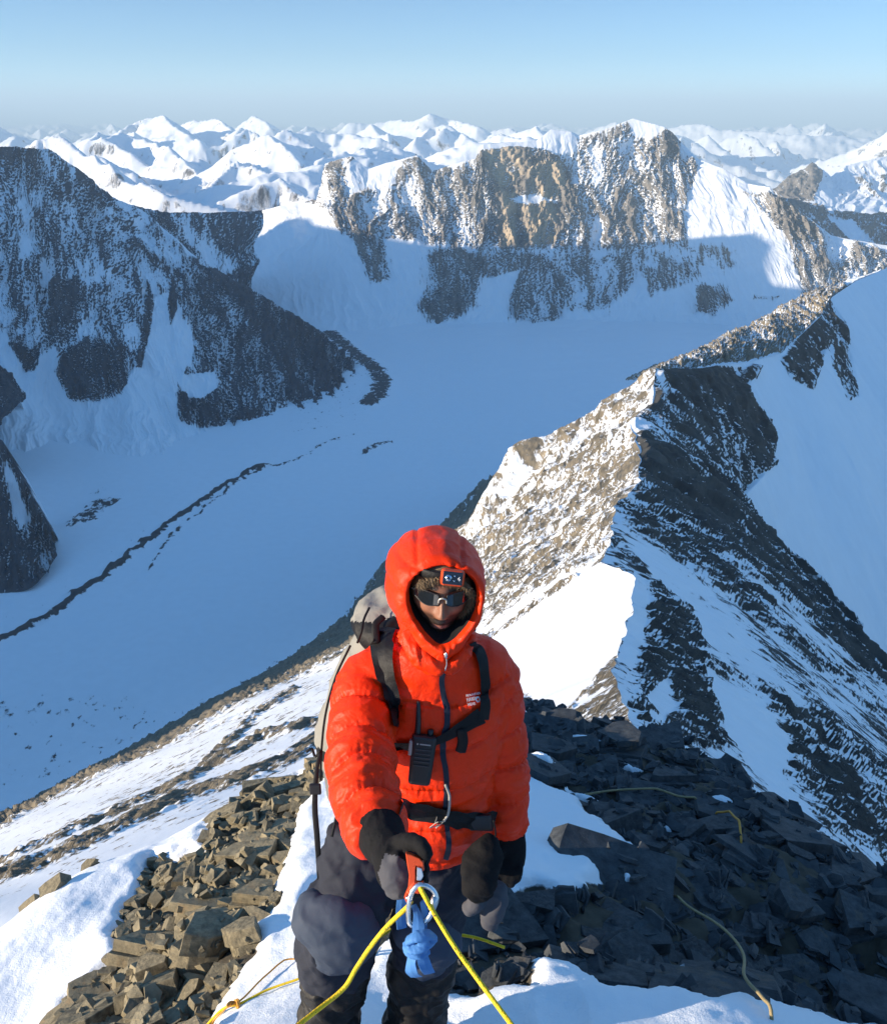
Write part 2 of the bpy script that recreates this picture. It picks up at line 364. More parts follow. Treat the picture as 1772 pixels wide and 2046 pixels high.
gully_rows = rows_px([
 [(270,412,3760),(330,424,3850),(406,424,4000),(470,424,4150),(523,421,4300)],
 [(275,425,3750),(340,450,3800),(410,460,3930),(470,460,4050),(526,450,4150)],
 [(280,440,3740),(350,478,3760),(415,500,3860),(468,500,3950),(507,488,4020)],
 [(290,455,3730),(365,510,3700),(428,540,3760),(475,545,3830),(519,525,3900)],
 [(300,470,3720),(380,540,3650),(440,575,3700),(482,590,3720),(503,560,3800)],
 [(330,520,3700),(420,620,3560),(470,650,3560),(512,650,3560),(530,640,3560)]])
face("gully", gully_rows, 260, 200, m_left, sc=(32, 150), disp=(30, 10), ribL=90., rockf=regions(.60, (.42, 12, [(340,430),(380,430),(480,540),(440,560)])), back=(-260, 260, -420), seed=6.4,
     label="shaded dark cirque wall behind the long scree spur")

# toes of two more spurs beside the lower glacier
for k, (rows, sd, lb) in enumerate([
 ([[(-260,560,2500),(-120,640,2450),(-40,700,2400),(2,733,2370)], [(-260,700,2300),(-120,760,2280),(-20,780,2270),(50,797,2260)], [(-260,840,2150),(-120,860,2120),(-40,865,2110),(0,850,2120)]], 8.8, "small dark rock toe above the glacier edge, highest of the two at the valley side"),
 ([[(-360,760,2000),(-200,800,1950),(-60,850,1900),(5,880,1860),(35,935,1830),(70,1000,1800),(105,1060,1775)], [(-360,900,1820),(-200,940,1790),(-70,980,1770),(0,1010,1760),(40,1050,1755),(75,1085,1760),(112,1090,1765)], [(-360,1100,1620),(-200,1130,1590),(-80,1165,1580),(-20,1185,1580),(30,1185,1590),(75,1165,1620),(115,1110,1720)]], 10.2, "dark rounded rock toe with snow bands at the glacier edge, lowest at the valley side")]):
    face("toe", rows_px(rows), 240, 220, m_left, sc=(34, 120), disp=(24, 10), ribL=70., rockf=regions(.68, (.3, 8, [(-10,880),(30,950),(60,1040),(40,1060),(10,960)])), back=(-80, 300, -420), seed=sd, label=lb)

# the ridge running on from the climber: its sunlit side, its shaded side
crest = [(1310,734,640),(1300,807,510),(1256,840,470),(1278,900,390),(1280,946,320),(1268,976,270),(1232,1006,235),(1222,1042,200),(1222,1080,165),(1203,1122,140),(1264,1149,115),(1265,1203,90),(1252,1253,70),(1232,1308,55),(1227,1344,46),(1242,1394,35),(1265,1460,25),(1285,1540,16),('p',1.4,9.0,-11.8)]
def ragged(rows, k=7, amp=.0045):
    A = np.array(rows); n = A.shape[1]; t = np.linspace(0, n-1, (n-1)*k+1)
    A = np.stack([lerp_curve(r, np.arange(n), t) if i == 0 else herm(r, np.arange(n), t) for i, r in enumerate(A)])
    dd = np.linalg.norm(A[0], axis=1); q = np.stack([t*1.9, t*0+7, t*0], -1); w = 1-np.cos(2*math.pi*t)*.35
    j = np.stack([fbm(q, 4, .62), fbm(q+31, 4, .62), fbm(q+57, 4, .62)], -1)*dd[:, None]*amp*np.array([2.2, 1.5, 1.1])
    j *= np.minimum(1, (t/1.0))[:, None]; A[0] += j
    if len(A) > 1: A[1] += j*.35
    return A
lit_rows = ragged(rows_px([
 crest,
 [(1210,800,642),(1190,880,525),(1170,910,480),(1170,960,410),(1160,1000,350),(1130,1050,300),(1110,1080,260),(1090,1120,225),(1070,1150,190),(1040,1200,160),(1030,1260,125),(1010,1320,97),(980,1380,74),(930,1440,58),(880,1490,47),(830,1550,36),(760,1620,25),(700,1750,16),('p',-3,7,-12.5)],
 [(1120,862,648),(1060,955,560),(1020,1000,520),(980,1050,480),(950,1080,440),(900,1140,400),(850,1190,370),(810,1230,330),(770,1270,290),(720,1320,250),(660,1360,200),(560,1410,160),(450,1470,125),(330,1540,98),(200,1600,80),(60,1680,60),(-100,1780,42),(-300,1900,28),('p',-10,4,-19)],
 [(1003,940,660),(946,1037,620),(915,1065,600),(875,1105,560),(850,1140,530),(800,1200,480),(750,1250,440),(700,1292,395),(640,1322,345),(580,1362,300),(478,1405,240),(330,1492,190),(200,1546,155),(80,1610,125),(0,1649,108),(-150,1720,90),(-350,1820,66),(-600,1950,45),('p',-24,0,-36)],
 [(980,955,1300),(915,1045,1250),(885,1075,1200),(850,1100,1150),(830,1130,1100),(780,1180,1000),(730,1225,930),(690,1268,860),(630,1300,800),(570,1335,740),(470,1385,640),(310,1480,560),(180,1540,500),(60,1605,450),(-20,1640,420),(-170,1710,380),(-380,1810,320),(-650,1950,280),('p',-150,-60,-240)],
 [(964,965,2195),(882,1045,1945),(858,1060,1895),(820,1078,1850),(800,1090,1810),(760,1130,1720),(715,1200,1570),(677,1242,1475),(620,1285,1400),(540,1342,1290),(430,1400,1180),(253,1500,1050),(113,1580,960),(10,1640,905),(-80,1690,870),(-220,1760,820),(-430,1860,760),(-700,1980,700),('p',-620,-200,-900)]]))
def lit_rock(u, v, s, t, T, G):
    r = np.full(u.shape, .47)
    for val, fe, pl in [
      (.58, 30, [(1310,730),(1280,950),(1222,1080),(1203,1120),(1120,1180),(960,1230),(930,1080),(1100,870)]),
      (.03, 16, [(1180,1130),(1270,1140),(1270,1200),(1240,1300),(1150,1420),(1080,1400),(1000,1350),(960,1290),(1050,1220),(1120,1160)]),
      (.10, 14, [(960,1260),(1060,1190),(1130,1150),(1090,1230),(1000,1290)]),
      (.62, 8, [(1230,1310),(1262,1460),(1270,1480),(1180,1450),(1130,1420),(1190,1350)]),
      (.10, 5, [(1225,1370),(1180,1400),(1140,1425),(1160,1395)]),
      (.03, 14, [(620,1480),(600,1530),(500,1590),(350,1650),(200,1720),(0,1800),(-100,1900),(330,1760),(640,1720),(1000,1640),(1150,1500),(1000,1420),(800,1420)])]:
        w = sstep(-fe, fe, poly_sd(u, v, pl)); r = r*(1-w)+val*w
    w = sstep(-40, 40, poly_sd(u, v, [(700,1300),(330,1480),(-60,1660),(-300,1800),(-300,2100),(700,1700),(760,1450)])); r = r*(1-w)+np.minimum(r, .31)*w
    for w_, val, pl in [(9, .60, [(0,1645),(135,1570),(325,1485),(478,1395),(587,1350),(700,1285)]), (7, .62, [(-60,1740),(120,1670),(300,1590),(420,1530),(520,1470),(640,1440)]),
                        (13, .70, [(-60,1760),(60,1730),(150,1690),(260,1640),(360,1590),(480,1555),(560,1525),(650,1470)]), (7, .6, [(380,1555),(450,1490),(520,1420),(590,1380)]),
                        (8, .62, [(1090,1110),(1020,1170),(950,1230)]), (7, .62, [(1150,1150),(1050,1220),(960,1280)])]:
        d, _ = line_d(u, v, pl); w = sstep(w_*1.6, w_*.4, d); r = r*(1-w)+np.maximum(val, r)*w
    # the dark foot of the flank, down on the glacier
    w = sstep(.615, .66, T); r = r*(1-w) + .84*w
    w = sstep(.955, 1.0, T); r = r*(1-w) + .45*w
    return r
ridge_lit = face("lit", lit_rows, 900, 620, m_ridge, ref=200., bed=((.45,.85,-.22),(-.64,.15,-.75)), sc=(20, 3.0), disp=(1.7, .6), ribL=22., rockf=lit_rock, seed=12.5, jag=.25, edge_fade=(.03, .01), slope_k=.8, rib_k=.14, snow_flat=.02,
     label="sunlit side of the ridge with broken rock bands and snow behind the climber")
sc_ = crest
shade_rows = ragged(rows_px([
 [(1310,734,640),(1300,807,510),(1256,840,470),(1278,900,390),(1280,946,320),(1268,976,270),(1232,1006,235),(1222,1042,200),(1222,1080,165),(1203,1122,140),(1264,1149,115),(1265,1203,90),(1252,1253,70),(1232,1308,55),(1227,1344,46),(1242,1394,35),(1265,1460,25),(1285,1540,16),('p',1.4,9.0,-11.8)],
 [(1345,790,620),(1335,845,500),(1310,865,465),(1345,935,395),(1360,990,330),(1360,1030,280),(1340,1070,245),(1345,1110,210),(1345,1150,175),(1335,1190,150),(1385,1230,122),(1385,1280,96),(1375,1330,75),(1360,1390,59),(1355,1430,49),(1365,1480,38),(1385,1550,27),(1400,1640,17.5),('p',4.5,8,-13.5)],
 [(1400,850,590),(1395,905,490),(1400,945,455),(1440,985,400),(1480,1065,340),(1490,1110,290),(1490,1160,255),(1500,1210,220),(1510,1260,185),(1510,1300,158),(1550,1340,130),(1550,1390,102),(1545,1440,80),(1530,1500,63),(1525,1550,52),(1540,1600,41),(1550,1680,29),(1560,1760,19),('p',8,7,-18)],
 [(1470,985,560),(1480,1020,470),(1500,1045,440),(1580,1137,395),(1620,1215,345),(1650,1270,300),(1680,1330,265),(1700,1380,230),(1720,1430,195),(1730,1470,166),(1760,1520,137),(1770,1570,108),(1775,1630,84),(1770,1690,66),(1765,1730,55),(1770,1780,43),(1780,1840,31),(1780,1920,20),('p',13,5,-25)],
 [(1560,1120,540),(1580,1140,450),(1640,1190,420),(1772,1344,375),(1850,1430,345),(1900,1500,310),(1950,1560,275),(1980,1620,240),(2000,1680,205),(2010,1720,175),(2050,1770,145),(2060,1820,115),(2060,1880,90),(2050,1940,70),(2040,1980,58),(2040,2020,46),(2040,2080,33),(2040,2140,22),('p',19,3,-34)]]))
def shade_rock(u, v, s, t, T, G):
    r = np.full(u.shape, .40)
    for val, fe, pl in [
      (.56, 18, [(1310,734),(1500,735),(1480,800),(1540,850),(1550,920),(1470,990),(1400,930),(1290,870),(1250,820)]),
      (.72, 18, [(1285,880),(1400,935),(1480,1000),(1590,1130),(1680,1230),(1790,1340),(1790,1400),(1700,1320),(1560,1190),(1440,1090),(1330,1010),(1280,960)]),
      (.60, 18, [(1230,1010),(1280,1000),(1400,1070),(1500,1160),(1560,1220),(1500,1210),(1380,1130),(1260,1060)]),
      (.18, 10, [(1240,1070),(1330,1110),(1430,1200),(1520,1320),(1620,1420),(1700,1480),(1772,1560),(1700,1560),(1560,1420),(1420,1290),(1320,1180),(1270,1110)]),
      (.04, 8, [(1265,1150),(1300,1190),(1290,1260),(1262,1340),(1235,1320),(1265,1210)]),
      (.62, 14, [(1300,1170),(1380,1220),(1400,1290),(1420,1400),(1440,1500),(1280,1480),(1265,1400),(1290,1290)]),
      (.20, 8, [(1280,1400),(1330,1350),(1350,1420),(1320,1440)]),
      (.54, 16, [(1500,1350),(1640,1430),(1772,1540),(1772,1640),(1640,1540),(1560,1460)]),
      (.05, 10, [(1400,1330),(1520,1400),(1580,1480),(1560,1560),(1640,1660),(1590,1650),(1490,1530),(1440,1430)]),
      (.58, 16, [(1570,1400),(1640,1440),(1660,1520),(1760,1640),(1772,1720),(1640,1660),(1580,1500)])]:
        w = sstep(-fe, fe, poly_sd(u, v, pl)); r = r*(1-w)+val*w
    return r
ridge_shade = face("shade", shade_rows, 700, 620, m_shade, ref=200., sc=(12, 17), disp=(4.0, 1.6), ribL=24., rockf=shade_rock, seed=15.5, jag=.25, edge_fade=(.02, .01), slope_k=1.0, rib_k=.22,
     label="steep shaded side of the ridge with snow couloirs between dark ribs")
# the next length of the ridge, beyond the notch
lit2 = rows_px([
 [(1318,742,650),(1400,736,690),(1440,728,740),(1500,722,790),(1560,705,870),(1600,668,980),(1640,630,1080),(1662,592,1150),(1710,560,1280),(1772,535,1400),(1880,490,1600)],
 [(1322,738,680),(1395,712,760),(1440,696,830),(1480,680,900),(1530,655,1000),(1570,640,1080),(1610,610,1180),(1650,582,1230),(1700,560,1320),(1772,536,1450),(1880,490,1650)],
 [(1330,737,720),(1389,709,860),(1430,690,930),(1474,666,1000),(1509,652,1070),(1554,627,1180),(1600,597,1260),(1650,575,1330),(1695,560,1400),(1772,538,1500),(1880,493,1700)],
 [(1250,760,2000),(1330,730,2000),(1380,720,2050),(1420,700,2100),(1470,690,2150),(1500,680,2200),(1550,660,2250),(1600,640,2300),(1650,620,2350),(1720,600,2400),(1850,560,2500)]])
face("lit2", lit2, 420, 200, m_ridge, sc=(22, 8), disp=(9, 4.5), ribL=55., rockf=regions(.58, (.75, 5, [(1480,735),(1495,700),(1510,735)]), (.05, 6, [(1690,570),(1772,540),(1772,530),(1690,555)])), seed=18.1, jag=.5, edge_fade=(.03, .01),
     label="far sunlit length of the ridge climbing beyond the notch")
bowl = rows_px([
 [(1312,736,640),(1400,737,690),(1440,729,740),(1500,723,790),(1560,706,870),(1600,669,980),(1640,631,1080),(1662,593,1150),(1710,561,1280),(1772,535,1400),(1880,490,1600)],
 [(1390,850,590),(1470,850,640),(1510,850,690),(1570,850,740),(1640,830,800),(1690,810,880),(1740,790,960),(1780,770,1010),(1850,760,1100),(1930,750,1200),(2050,720,1400)],
 [(1480,1080,540),(1560,1080,570),(1610,1080,600),(1680,1080,640),(1760,1060,690),(1820,1050,750),(1880,1040,810),(1930,1030,850),(2010,1030,930),(2100,1020,1010),(2240,1000,1180)],
 [(1560,1400,500),(1680,1400,510),(1740,1400,530),(1820,1400,550),(1920,1390,590),(2000,1390,630),(2080,1390,680),(2140,1390,710),(2240,1390,780),(2340,1390,850),(2500,1380,1000)]])
def bowl_rock(u, v, s, t, T, G):
    r = np.full(u.shape, .07)
    for val, fe, pl in [
      (.74, 10, [(1300,730),(1440,728),(1510,735),(1490,790),(1540,840),(1545,930),(1480,1000),(1420,960),(1390,900),(1330,860)]),
      (.64, 6, [(1520,830),(1545,880),(1550,930),(1525,900),(1500,850)]),
      (.64, 8, [(1600,660),(1660,592),(1680,640),(1650,700),(1625,780),(1580,760),(1560,720)]),
      (.66, 8, [(1655,600),(1690,640),(1700,700),(1720,790),(1695,800),(1665,740),(1655,680)]),
      (.55, 6, [(1500,722),(1520,735),(1510,760),(1490,745)])]:
        w = sstep(-fe, fe, poly_sd(u, v, pl)); r = r*(1-w)+val*w
    return r
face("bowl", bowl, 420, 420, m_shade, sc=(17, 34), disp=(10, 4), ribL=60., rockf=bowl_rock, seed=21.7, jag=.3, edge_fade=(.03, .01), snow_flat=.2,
     label="smooth shaded snow bowl falling away under the far ridge")

# dark peak and snow peak beyond the shoulder of the big wall
side = rows_px([
 [(1500,420,8600),(1545,382,8500),(1575,355,8500),(1600,340,8500),(1622,325,8500),(1645,340,8550),(1660,352,8600),(1690,330,8800),(1720,322,8900),(1772,312,9000),(1860,300,9200)],
 [(1500,450,8000),(1545,420,7900),(1575,400,7900),(1600,390,7900),(1625,380,7900),(1650,385,7900),(1670,390,7950),(1700,385,8050),(1730,380,8100),(1780,375,8200),(1860,370,8300)],
 [(1500,500,7300),(1545,470,7200),(1575,450,7200),(1600,445,7200),(1630,435,7200),(1655,430,7200),(1680,425,7250),(1710,420,7300),(1740,420,7300),(1790,415,7400),(1860,410,7400)],
 [(1500,560,6500),(1545,530,6400),(1575,520,6400),(1600,515,6400),(1630,505,6400),(1655,500,6400),(1680,495,6400),(1710,490,6400),(1740,485,6400),(1790,480,6500),(1860,475,6500)]])
face("side", side, 260, 160, m_far, sc=(70, 160), disp=(80, 26), ribL=230., rockf=regions(.2, (.72, 6, [(1540,380),(1622,320),(1640,350),(1625,400),(1560,410)]), (.55, 6, [(1560,410),(1650,415),(1660,440),(1560,440)]), (.4, 10, [(1700,330),(1772,315),(1772,400),(1700,400)])), back=(300, 1500, -800), seed=24.2,
     label="dark pyramid and snowy peak beyond the shoulder of the big wall")
shoulder = rows_px([
 [(1560,395,6200),(1600,400,6100),(1655,418,6000),(1700,424,5900),(1740,428,5900),(1772,424,5900),(1860,410,6000)],
 [(1560,450,5600),(1600,450,5600),(1655,455,5500),(1700,458,5400),(1740,460,5400),(1772,458,5400),(1860,450,5500)],
 [(1560,520,5000),(1600,520,5000),(1655,520,4900),(1700,520,4800),(1740,520,4800),(1772,520,4800),(1860,520,4900)]])
face("shoulder", shoulder, 200, 110, m_far, sc=(45, 120), disp=(45, 15), ribL=130., rockf=regions(.56, (.05, 5, [(1650,430),(1700,440),(1745,485),(1700,485)])), back=(200, 900, -500), seed=27.2,
     label="low rocky shoulder behind the end of the big wall")

# glacier: one sheet under everything, with its dark medial moraine
def floor_xy(u, v): p = P(u, v, 1.0); k = ZF/p[2]; return (p*k)[:2]
gx = np.linspace(-3200, 3000, int(620*QF)); gy = np.concatenate([np.linspace(300, 2600, int(560*QF)), np.linspace(2610, 5200, int(240*QF))])
X, Y = np.meshgrid(gx, gy)
Z = ZF + 26*fbm(np.stack([X/900, Y/900, X*0], -1), 3) + 2.2*fbm(np.stack([X/70, Y/110, X*0+3], -1), 5) + 5*ridged(np.stack([(X+Y*.6)/420, (Y-X*.6)/160, X*0+13], -1), 4)*sstep(2600, 3600, Y)
Z += 150*sstep(-600, -2200, X + .25*(Y-1500))
def moraine(pts): return np.array([floor_xy(*q) for q in pts])
rk = np.full(X.shape, .08)
wob = fbm(np.stack([X/50, Y/50, X*0+7], -1), 4)
for wd, val, hgt, pts in [(70, .30, 0, [(-160,1370),(0,1275),(110,1212),(265,1095),(400,1000),(500,940),(610,905),(700,865)]), (10, .80, 12, [(-160,1375),(0,1285),(60,1255),(110,1222),(190,1160),(265,1105),(330,1055),(400,1008),(450,972),(500,945),(530,935)]),
                     (5, .60, 4, [(290,1150),(330,1090),(355,1062),(410,1018),(470,968),(540,933)]), (10, .5, 3, [(520,938),(560,932),(610,912)]), (9, .48, 2, [(610,912),(650,885),(700,870)]),
                     (18, .55, 4, [(725,905),(745,890),(780,880)]), (46, .62, 10, [(640,650),(700,700),(745,735),(765,765),(755,795),(735,812)]),
                     (40, .5, 5, [(160,1050),(190,1025),(215,1010)]), (30, .38, 4, [(-50,1450),(60,1425),(150,1410),(240,1395)])]:
    d, pos = line_d(X+wob*18+5*fbm(np.stack([X/14, Y/14, X*0+2], -1), 2), Y+wob*18, moraine(pts))
    w = sstep(wd*1.5, wd*.35, d); rk = np.maximum(rk, .08+(val-.08)*w); Z += hgt*w*(.6+.8*wob)
for wd, val, pl in [(60, .38, [(20,1100),(120,1080),(240,1000),(230,940),(150,1000),(60,1160)]), (50, .36, [(-100,1390),(300,1380),(420,1480),(200,1540),(-100,1620)]), (40, .34, [(560,800),(760,720),(800,780),(700,860),(560,880)]),
                    (30, .42, [(620,1280),(720,1170),(840,1060),(800,1120),(700,1290),(560,1350),(400,1420),(200,1530),(150,1560),(300,1430)])]:
    w = sstep(-wd, wd, poly_sd(X, Y, moraine(pl))); rk = np.maximum(rk, .08+(val-.08)*w)
m_ice = mountain_mat("glacier_snow", (0.035, 0.035, 0.04), (0.08, 0.075, 0.07), bump=1.5, snow_bump=.12)
mesh_np("snow_field", np.stack([X, Y, Z], -1).reshape(-1, 3), grid_faces(*X.shape), m_ice,
        dict(rock=rk.ravel(), flow=np.stack([X/38, Y/38, X*0], -1).reshape(-1, 3), tone=np.zeros(X.size)), kind='structure', label="smooth shaded glacier crossed by a thin dark moraine line")

# sea of snow peaks out to the horizon
na, nr = int(900*QF), int(620*QF)
az = np.linspace(rad(-34), rad(34), na)[None, :]*np.ones((nr, 1)); rr = np.geomspace(5600, 75000, nr)[:, None]*np.ones((1, na))
X, Y = rr*np.sin(az), rr*np.cos(az)
wx = fbm(np.stack([X/9000, Y/9000, X*0+2], -1), 3)*2600; wy = fbm(np.stack([X/9000, Y/9000, X*0+8], -1), 3)*2600
r1 = ridged(np.stack([(X+wx)/7600, (Y+wy)/7600, X*0+1.7], -1), 6, .46)
r2 = ridged(np.stack([(X+wx*.6)/2900, (Y+wy*.6)/2900, X*0+4.7], -1), 5, .5); r3 = ridged(np.stack([X/1150, Y/1150, X*0+9.7], -1), 4, .5)
low = fbm(np.stack([X/22000, Y/22000, X*0+11], -1), 2)
Z = -1750 + 1050*np.clip(r1, -.2, 1.2) + 470*r2 + 420*low - 420
Z -= 420*sstep(9000, 5600, rr)
Z -= 500*sstep(rad(6), rad(15), az)*sstep(30000, 9000, rr)          # the deep hazy valley beyond the summit
Z += 150*sstep(25000, 60000, rr)
pk = np.random.default_rng(33)
for k in range(240):
    a0 = pk.uniform(rad(-31), rad(31)); r0 = 7600*(50000/7600)**(pk.random()**.85)
    if rad(9) < a0 and r0 < 17000: continue
    x0, y0 = r0*math.sin(a0), r0*math.cos(a0); z0 = -r0*pk.uniform(.008, .034)*(9000/r0)**.35 - 60 - 160*(pk.random() < .5)
    sel = np.abs(az[0]-a0) < 3800/r0; jj = np.where(np.abs(rr[:, 0]-r0) < 3800)[0]
    if not sel.any() or not len(jj): continue
    ii = np.where(sel)[0]; S = np.ix_(jj, ii); dx = X[S]-x0; dyy = Y[S]-y0
    wv = 260*fbm(np.stack([X[S]/1100, Y[S]/1100, X[S]*0+k], -1), 3); d = np.hypot(dx+wv, dyy-wv*.7); an = np.arctan2(dyy-wv*.7, dx+wv)
    n = pk.integers(3, 5); ph_ = pk.uniform(0, 6.28); sl_ = pk.uniform(.55, .85)
    h = z0 - d*sl_*(.58+.62*np.abs(np.sin(n*an/2+ph_))**1.0)*(1-.22*np.clip(d/3000, 0, 1))
    Z[S] = np.maximum(Z[S], h)
def tent(Z, pts, k1, k2, jag=60.):
    """a ridge polyline (photo px, distance): slopes k1 to one side and k2 to the other"""
    p = np.array([P(*q) for q in pts]); d2 = np.full(X.shape, 1e12); zz = np.zeros(X.shape); sg = np.zeros(X.shape)
    for i in range(len(p)-1):
        a, e = p[i], p[i+1]-p[i]; wx_, wy_ = X-a[0], Y-a[1]
        t = np.clip((wx_*e[0]+wy_*e[1])/(e[0]**2+e[1]**2), 0, 1)
        d = (wx_-t*e[0])**2+(wy_-t*e[1])**2; m = d < d2
        d2 = np.where(m, d, d2); zz = np.where(m, a[2]+t*e[2], zz); sg = np.where(m, e[0]*wy_-e[1]*wx_, sg)
    d = np.sqrt(d2); j = ridged(np.stack([X/700, Y/700, X*0+3.3], -1), 4)
    return np.maximum(Z, zz - d*np.where(sg > 0, k1, k2) + jag*(j-.55)*sstep(0, 250, d))
for a in [([(45,300,6600),(85,270,6700),(105,264,6700),(140,276,6600),(165,292,6500),(210,320,6300),(265,358,6000),(287,362,5950),(330,388,5800),(400,405,5750),(470,425,5700)], 0.95, 0.81),
          ([(437,403,5900),(500,376,6000),(559,353,6100),(594,383,6000),(640,400,5900)], 0.74, 0.94), ([(340,395,6600),(430,372,6700),(520,355,6800),(600,345,6900),(640,330,7000)], .25, .5),
          ([(150,300,9000),(200,280,9200),(240,257,9500),(262,262,9500),(310,282,9200),(350,310,8600),(420,365,7600)], 0.61, 0.68),
          ([(240,262,14500),(275,236,15000),(290,232,15000),(320,226,14500),(350,250,13500),(400,285,12500)], 0.68, 0.57), ([(360,245,16000),(430,236,15500),(470,260,14500),(520,285,13500)], 0.68, 0.68),
          ([(480,250,21000),(510,227,20000),(540,252,19000)], 0.68, 0.74), ([(560,275,12500),(600,262,13000),(690,268,13000),(760,275,12500)], 0.41, 0.54),
          ([(700,245,24000),(780,238,24000),(830,240,22000),(860,226,21000),(900,240,21000),(960,250,20000)], 0.61, 0.68), ([(830,280,12000),(860,255,12500),(900,250,12500),(950,272,12000),(1040,275,11500)], 0.68, 0.68),
          ([(620,330,7400),(660,310,7800),(740,295,8200),(800,300,8400)], .3, .5), ([(490,318,8200),(520,312,8300),(580,318,8300)], .3, .6),
          ([(900,290,9000),(960,284,9000),(1060,276,9000)], 0.41, 0.54), ([(1340,255,30000),(1390,246,28000),(1440,258,27000),(1520,262,26000),(1600,268,25000),(1700,272,25000),(1800,275,25000)], .4, .4)]:
    Z = tent(Z, *a)
Z = Z + (70*(r3-.5) + 55*(ridged(np.stack([X/420, Y/420, X*0+2.2], -1), 3)-.5))*sstep(5600, 6500, rr)
V = np.stack([X, Y, Z], -1)
flow = np.stack([X/260, Y/260, Z/330], -1)
nz = normals_of(V)[..., 2]
mesh_np("mountain", V.reshape(-1, 3), grid_faces(nr, na), m_dist, dict(rock=np.clip(.19+1.0*(.84-nz), 0, .52).ravel(), flow=flow.reshape(-1, 3), tone=np.zeros(X.size)), kind='structure',
        label="endless range of snowy peaks fading into the horizon haze")

# unseen massif added out of frame to shade the glacier bowl: its crest stands on the sun's rays through the shadow's edge
edge_px = [(545,423,5050),(590,430,5000),(635,448,4900),(680,457,4760),(800,480,4640),(900,489,4610),(1000,495,4640),(1060,498,4660),(1150,494,4680),(1250,488,4680),(1350,478,4660),(1430,468,4600),(1500,463,4560),(1526,482,4450),(1536,525,4330),(1548,575,4180),(1556,620,4080)]
cr = [P(*q) + SUN*(4300 - 22*k) for k, q in enumerate(edge_px)]
k_ = cr[0]
more = [(-2650,2500,330),(-3150,1500,420),(-3600,600,520),(-3900,-200,560),(-4200,-1100,520),(-4600,-2200,300)]
def shade_wall_strip(pts, lab):
    p = np.array(pts, float); n = 160
    tk = np.concatenate([[0], np.cumsum(np.linalg.norm(np.diff(p, axis=0), axis=1))]); c = lerp_curve(p, tk, np.linspace(0, tk[-1], n))
    tg = np.gradient(c, axis=0)[:, :2]; nn = np.stack([-tg[:, 1], tg[:, 0]], -1); nn /= np.linalg.norm(nn, axis=1)[:, None]
    rows = [np.concatenate([c[:, :2]+nn*o_, np.minimum(c[:, 2:], 900)-dz], 1) for o_, dz in ((-700, 1500), (-260, 420), (0, 0), (260, 420), (700, 1500))]
    V = np.stack(rows); u_ = np.linspace(0, tk[-1], n)[None]*np.ones((5, 1))
    mesh_np("mountain", V.reshape(-1, 3), grid_faces(5, n), m_left, dict(rock=np.full(5*n, .55), flow=np.stack([u_/60, V[..., 2]/100, u_*0], -1).reshape(-1, 3), tone=np.zeros(5*n)), kind='structure', label=lab)  # unseen mountain added out of frame to cast shade
shade_wall_strip(cr, "unseen high mountain added to shade the glacier bowl")
shade_wall_strip([tuple(cr[6])]+more, "unseen long ridge added to shade the glacier and lower flanks")
# ------------------------------------------------------------------ the ground near the climber: snow and the bed under the rocks
ctl = [P(*q) for q in [
 (660,2060,2.0),(810,2060,2.08),(720,2150,1.75),(560,2046,2.1),(430,2046,2.3),(1000,2046,2.02),(1300,2046,1.98),(1560,2046,2.0),(1772,2046,2.75),(1900,2046,2.8),
 (870,1990,2.25),(1000,1930,2.32),(1100,1935,2.3),(1250,1990,2.14),(1400,2010,2.07),
 (120,2046,2.75),(0,2046,2.85),(-220,2046,2.95),(0,1950,3.15),(150,1860,3.4),(250,1790,3.7),(330,1712,4.0),(170,1735,4.0),(0,1865,3.75),
 (300,1930,2.85),(430,1770,3.4),(520,1640,4.1),(560,1560,4.6),(640,1530,4.8),(600,1660,3.8),(520,1860,2.9),(470,1960,2.6),(700,1800,3.0),
 (1060,1560,4.6),(1180,1640,4.0),(1260,1700,3.55),(1120,1740,3.15),(1060,1790,2.85),(1100,1860,2.65),(950,1900,2.45),(1300,1880,2.75),(1500,1760,3.5),(1700,1715,4.0),(1600,1920,3.05),(1400,1495,5.8),(1560,1610,4.8),(1480,1560,5.3),(1640,1670,4.4),(1772,1745,4.0),(1300,1560,5.0),(1240,1480,6.6),(1100,1425,7.2),(1040,1400,7.6),(900,1420,7.4),(720,1500,6.4)]]
ctl += [np.array(q, float) for q in [(0,0,-1.62),(0.3,1.0,-2.02),(-.5,1.0,-2.1),(0,-1.5,-1.25),(-1.2,0,-2.2),(-1.4,1.2,-2.75),(-2.2,1.4,-3.5),(1.0,0,-1.9),(1.5,1,-2.55),(2.4,1.2,-3.5),(2.2,0,-2.9),(-2.5,0,-3.2),(-1.2,-1.5,-1.75),(1.5,-1.5,-1.7),
  (-4,3.5,-7.2),(-4,1,-6.2),(-3.3,5,-7.6),(-2.6,6.6,-7.9),(-4,8,-9.6),(-2.2,8.5,-9.2),(-.9,9,-9.4),(.6,10,-10.6),(1.6,9.6,-10.3),(3.2,8.6,-9.8),(4.4,7,-9.4),(4.2,5.2,-7.6),(4.2,3.5,-6.2),(4.3,1.5,-5.6),(4.3,0,-5),(-4,-1.5,-5),(4,-1.5,-4)]]
ctl = np.array(ctl)
def _tps(r2): return np.where(r2 > 1e-9, r2*np.log(r2+1e-12), 0)
_c = ctl[:, :2]; _n = len(_c)
_K = _tps(((_c[:, None]-_c[None])**2).sum(-1)) + 0.012*np.eye(_n)
_A = np.zeros((_n+3, _n+3)); _A[:_n, :_n] = _K; _A[:_n, _n] = 1; _A[:_n, _n+1:] = _c; _A[_n:, :_n] = _A[:_n, _n:].T
_w = np.linalg.solve(_A, np.concatenate([ctl[:, 2], np.zeros(3)]))
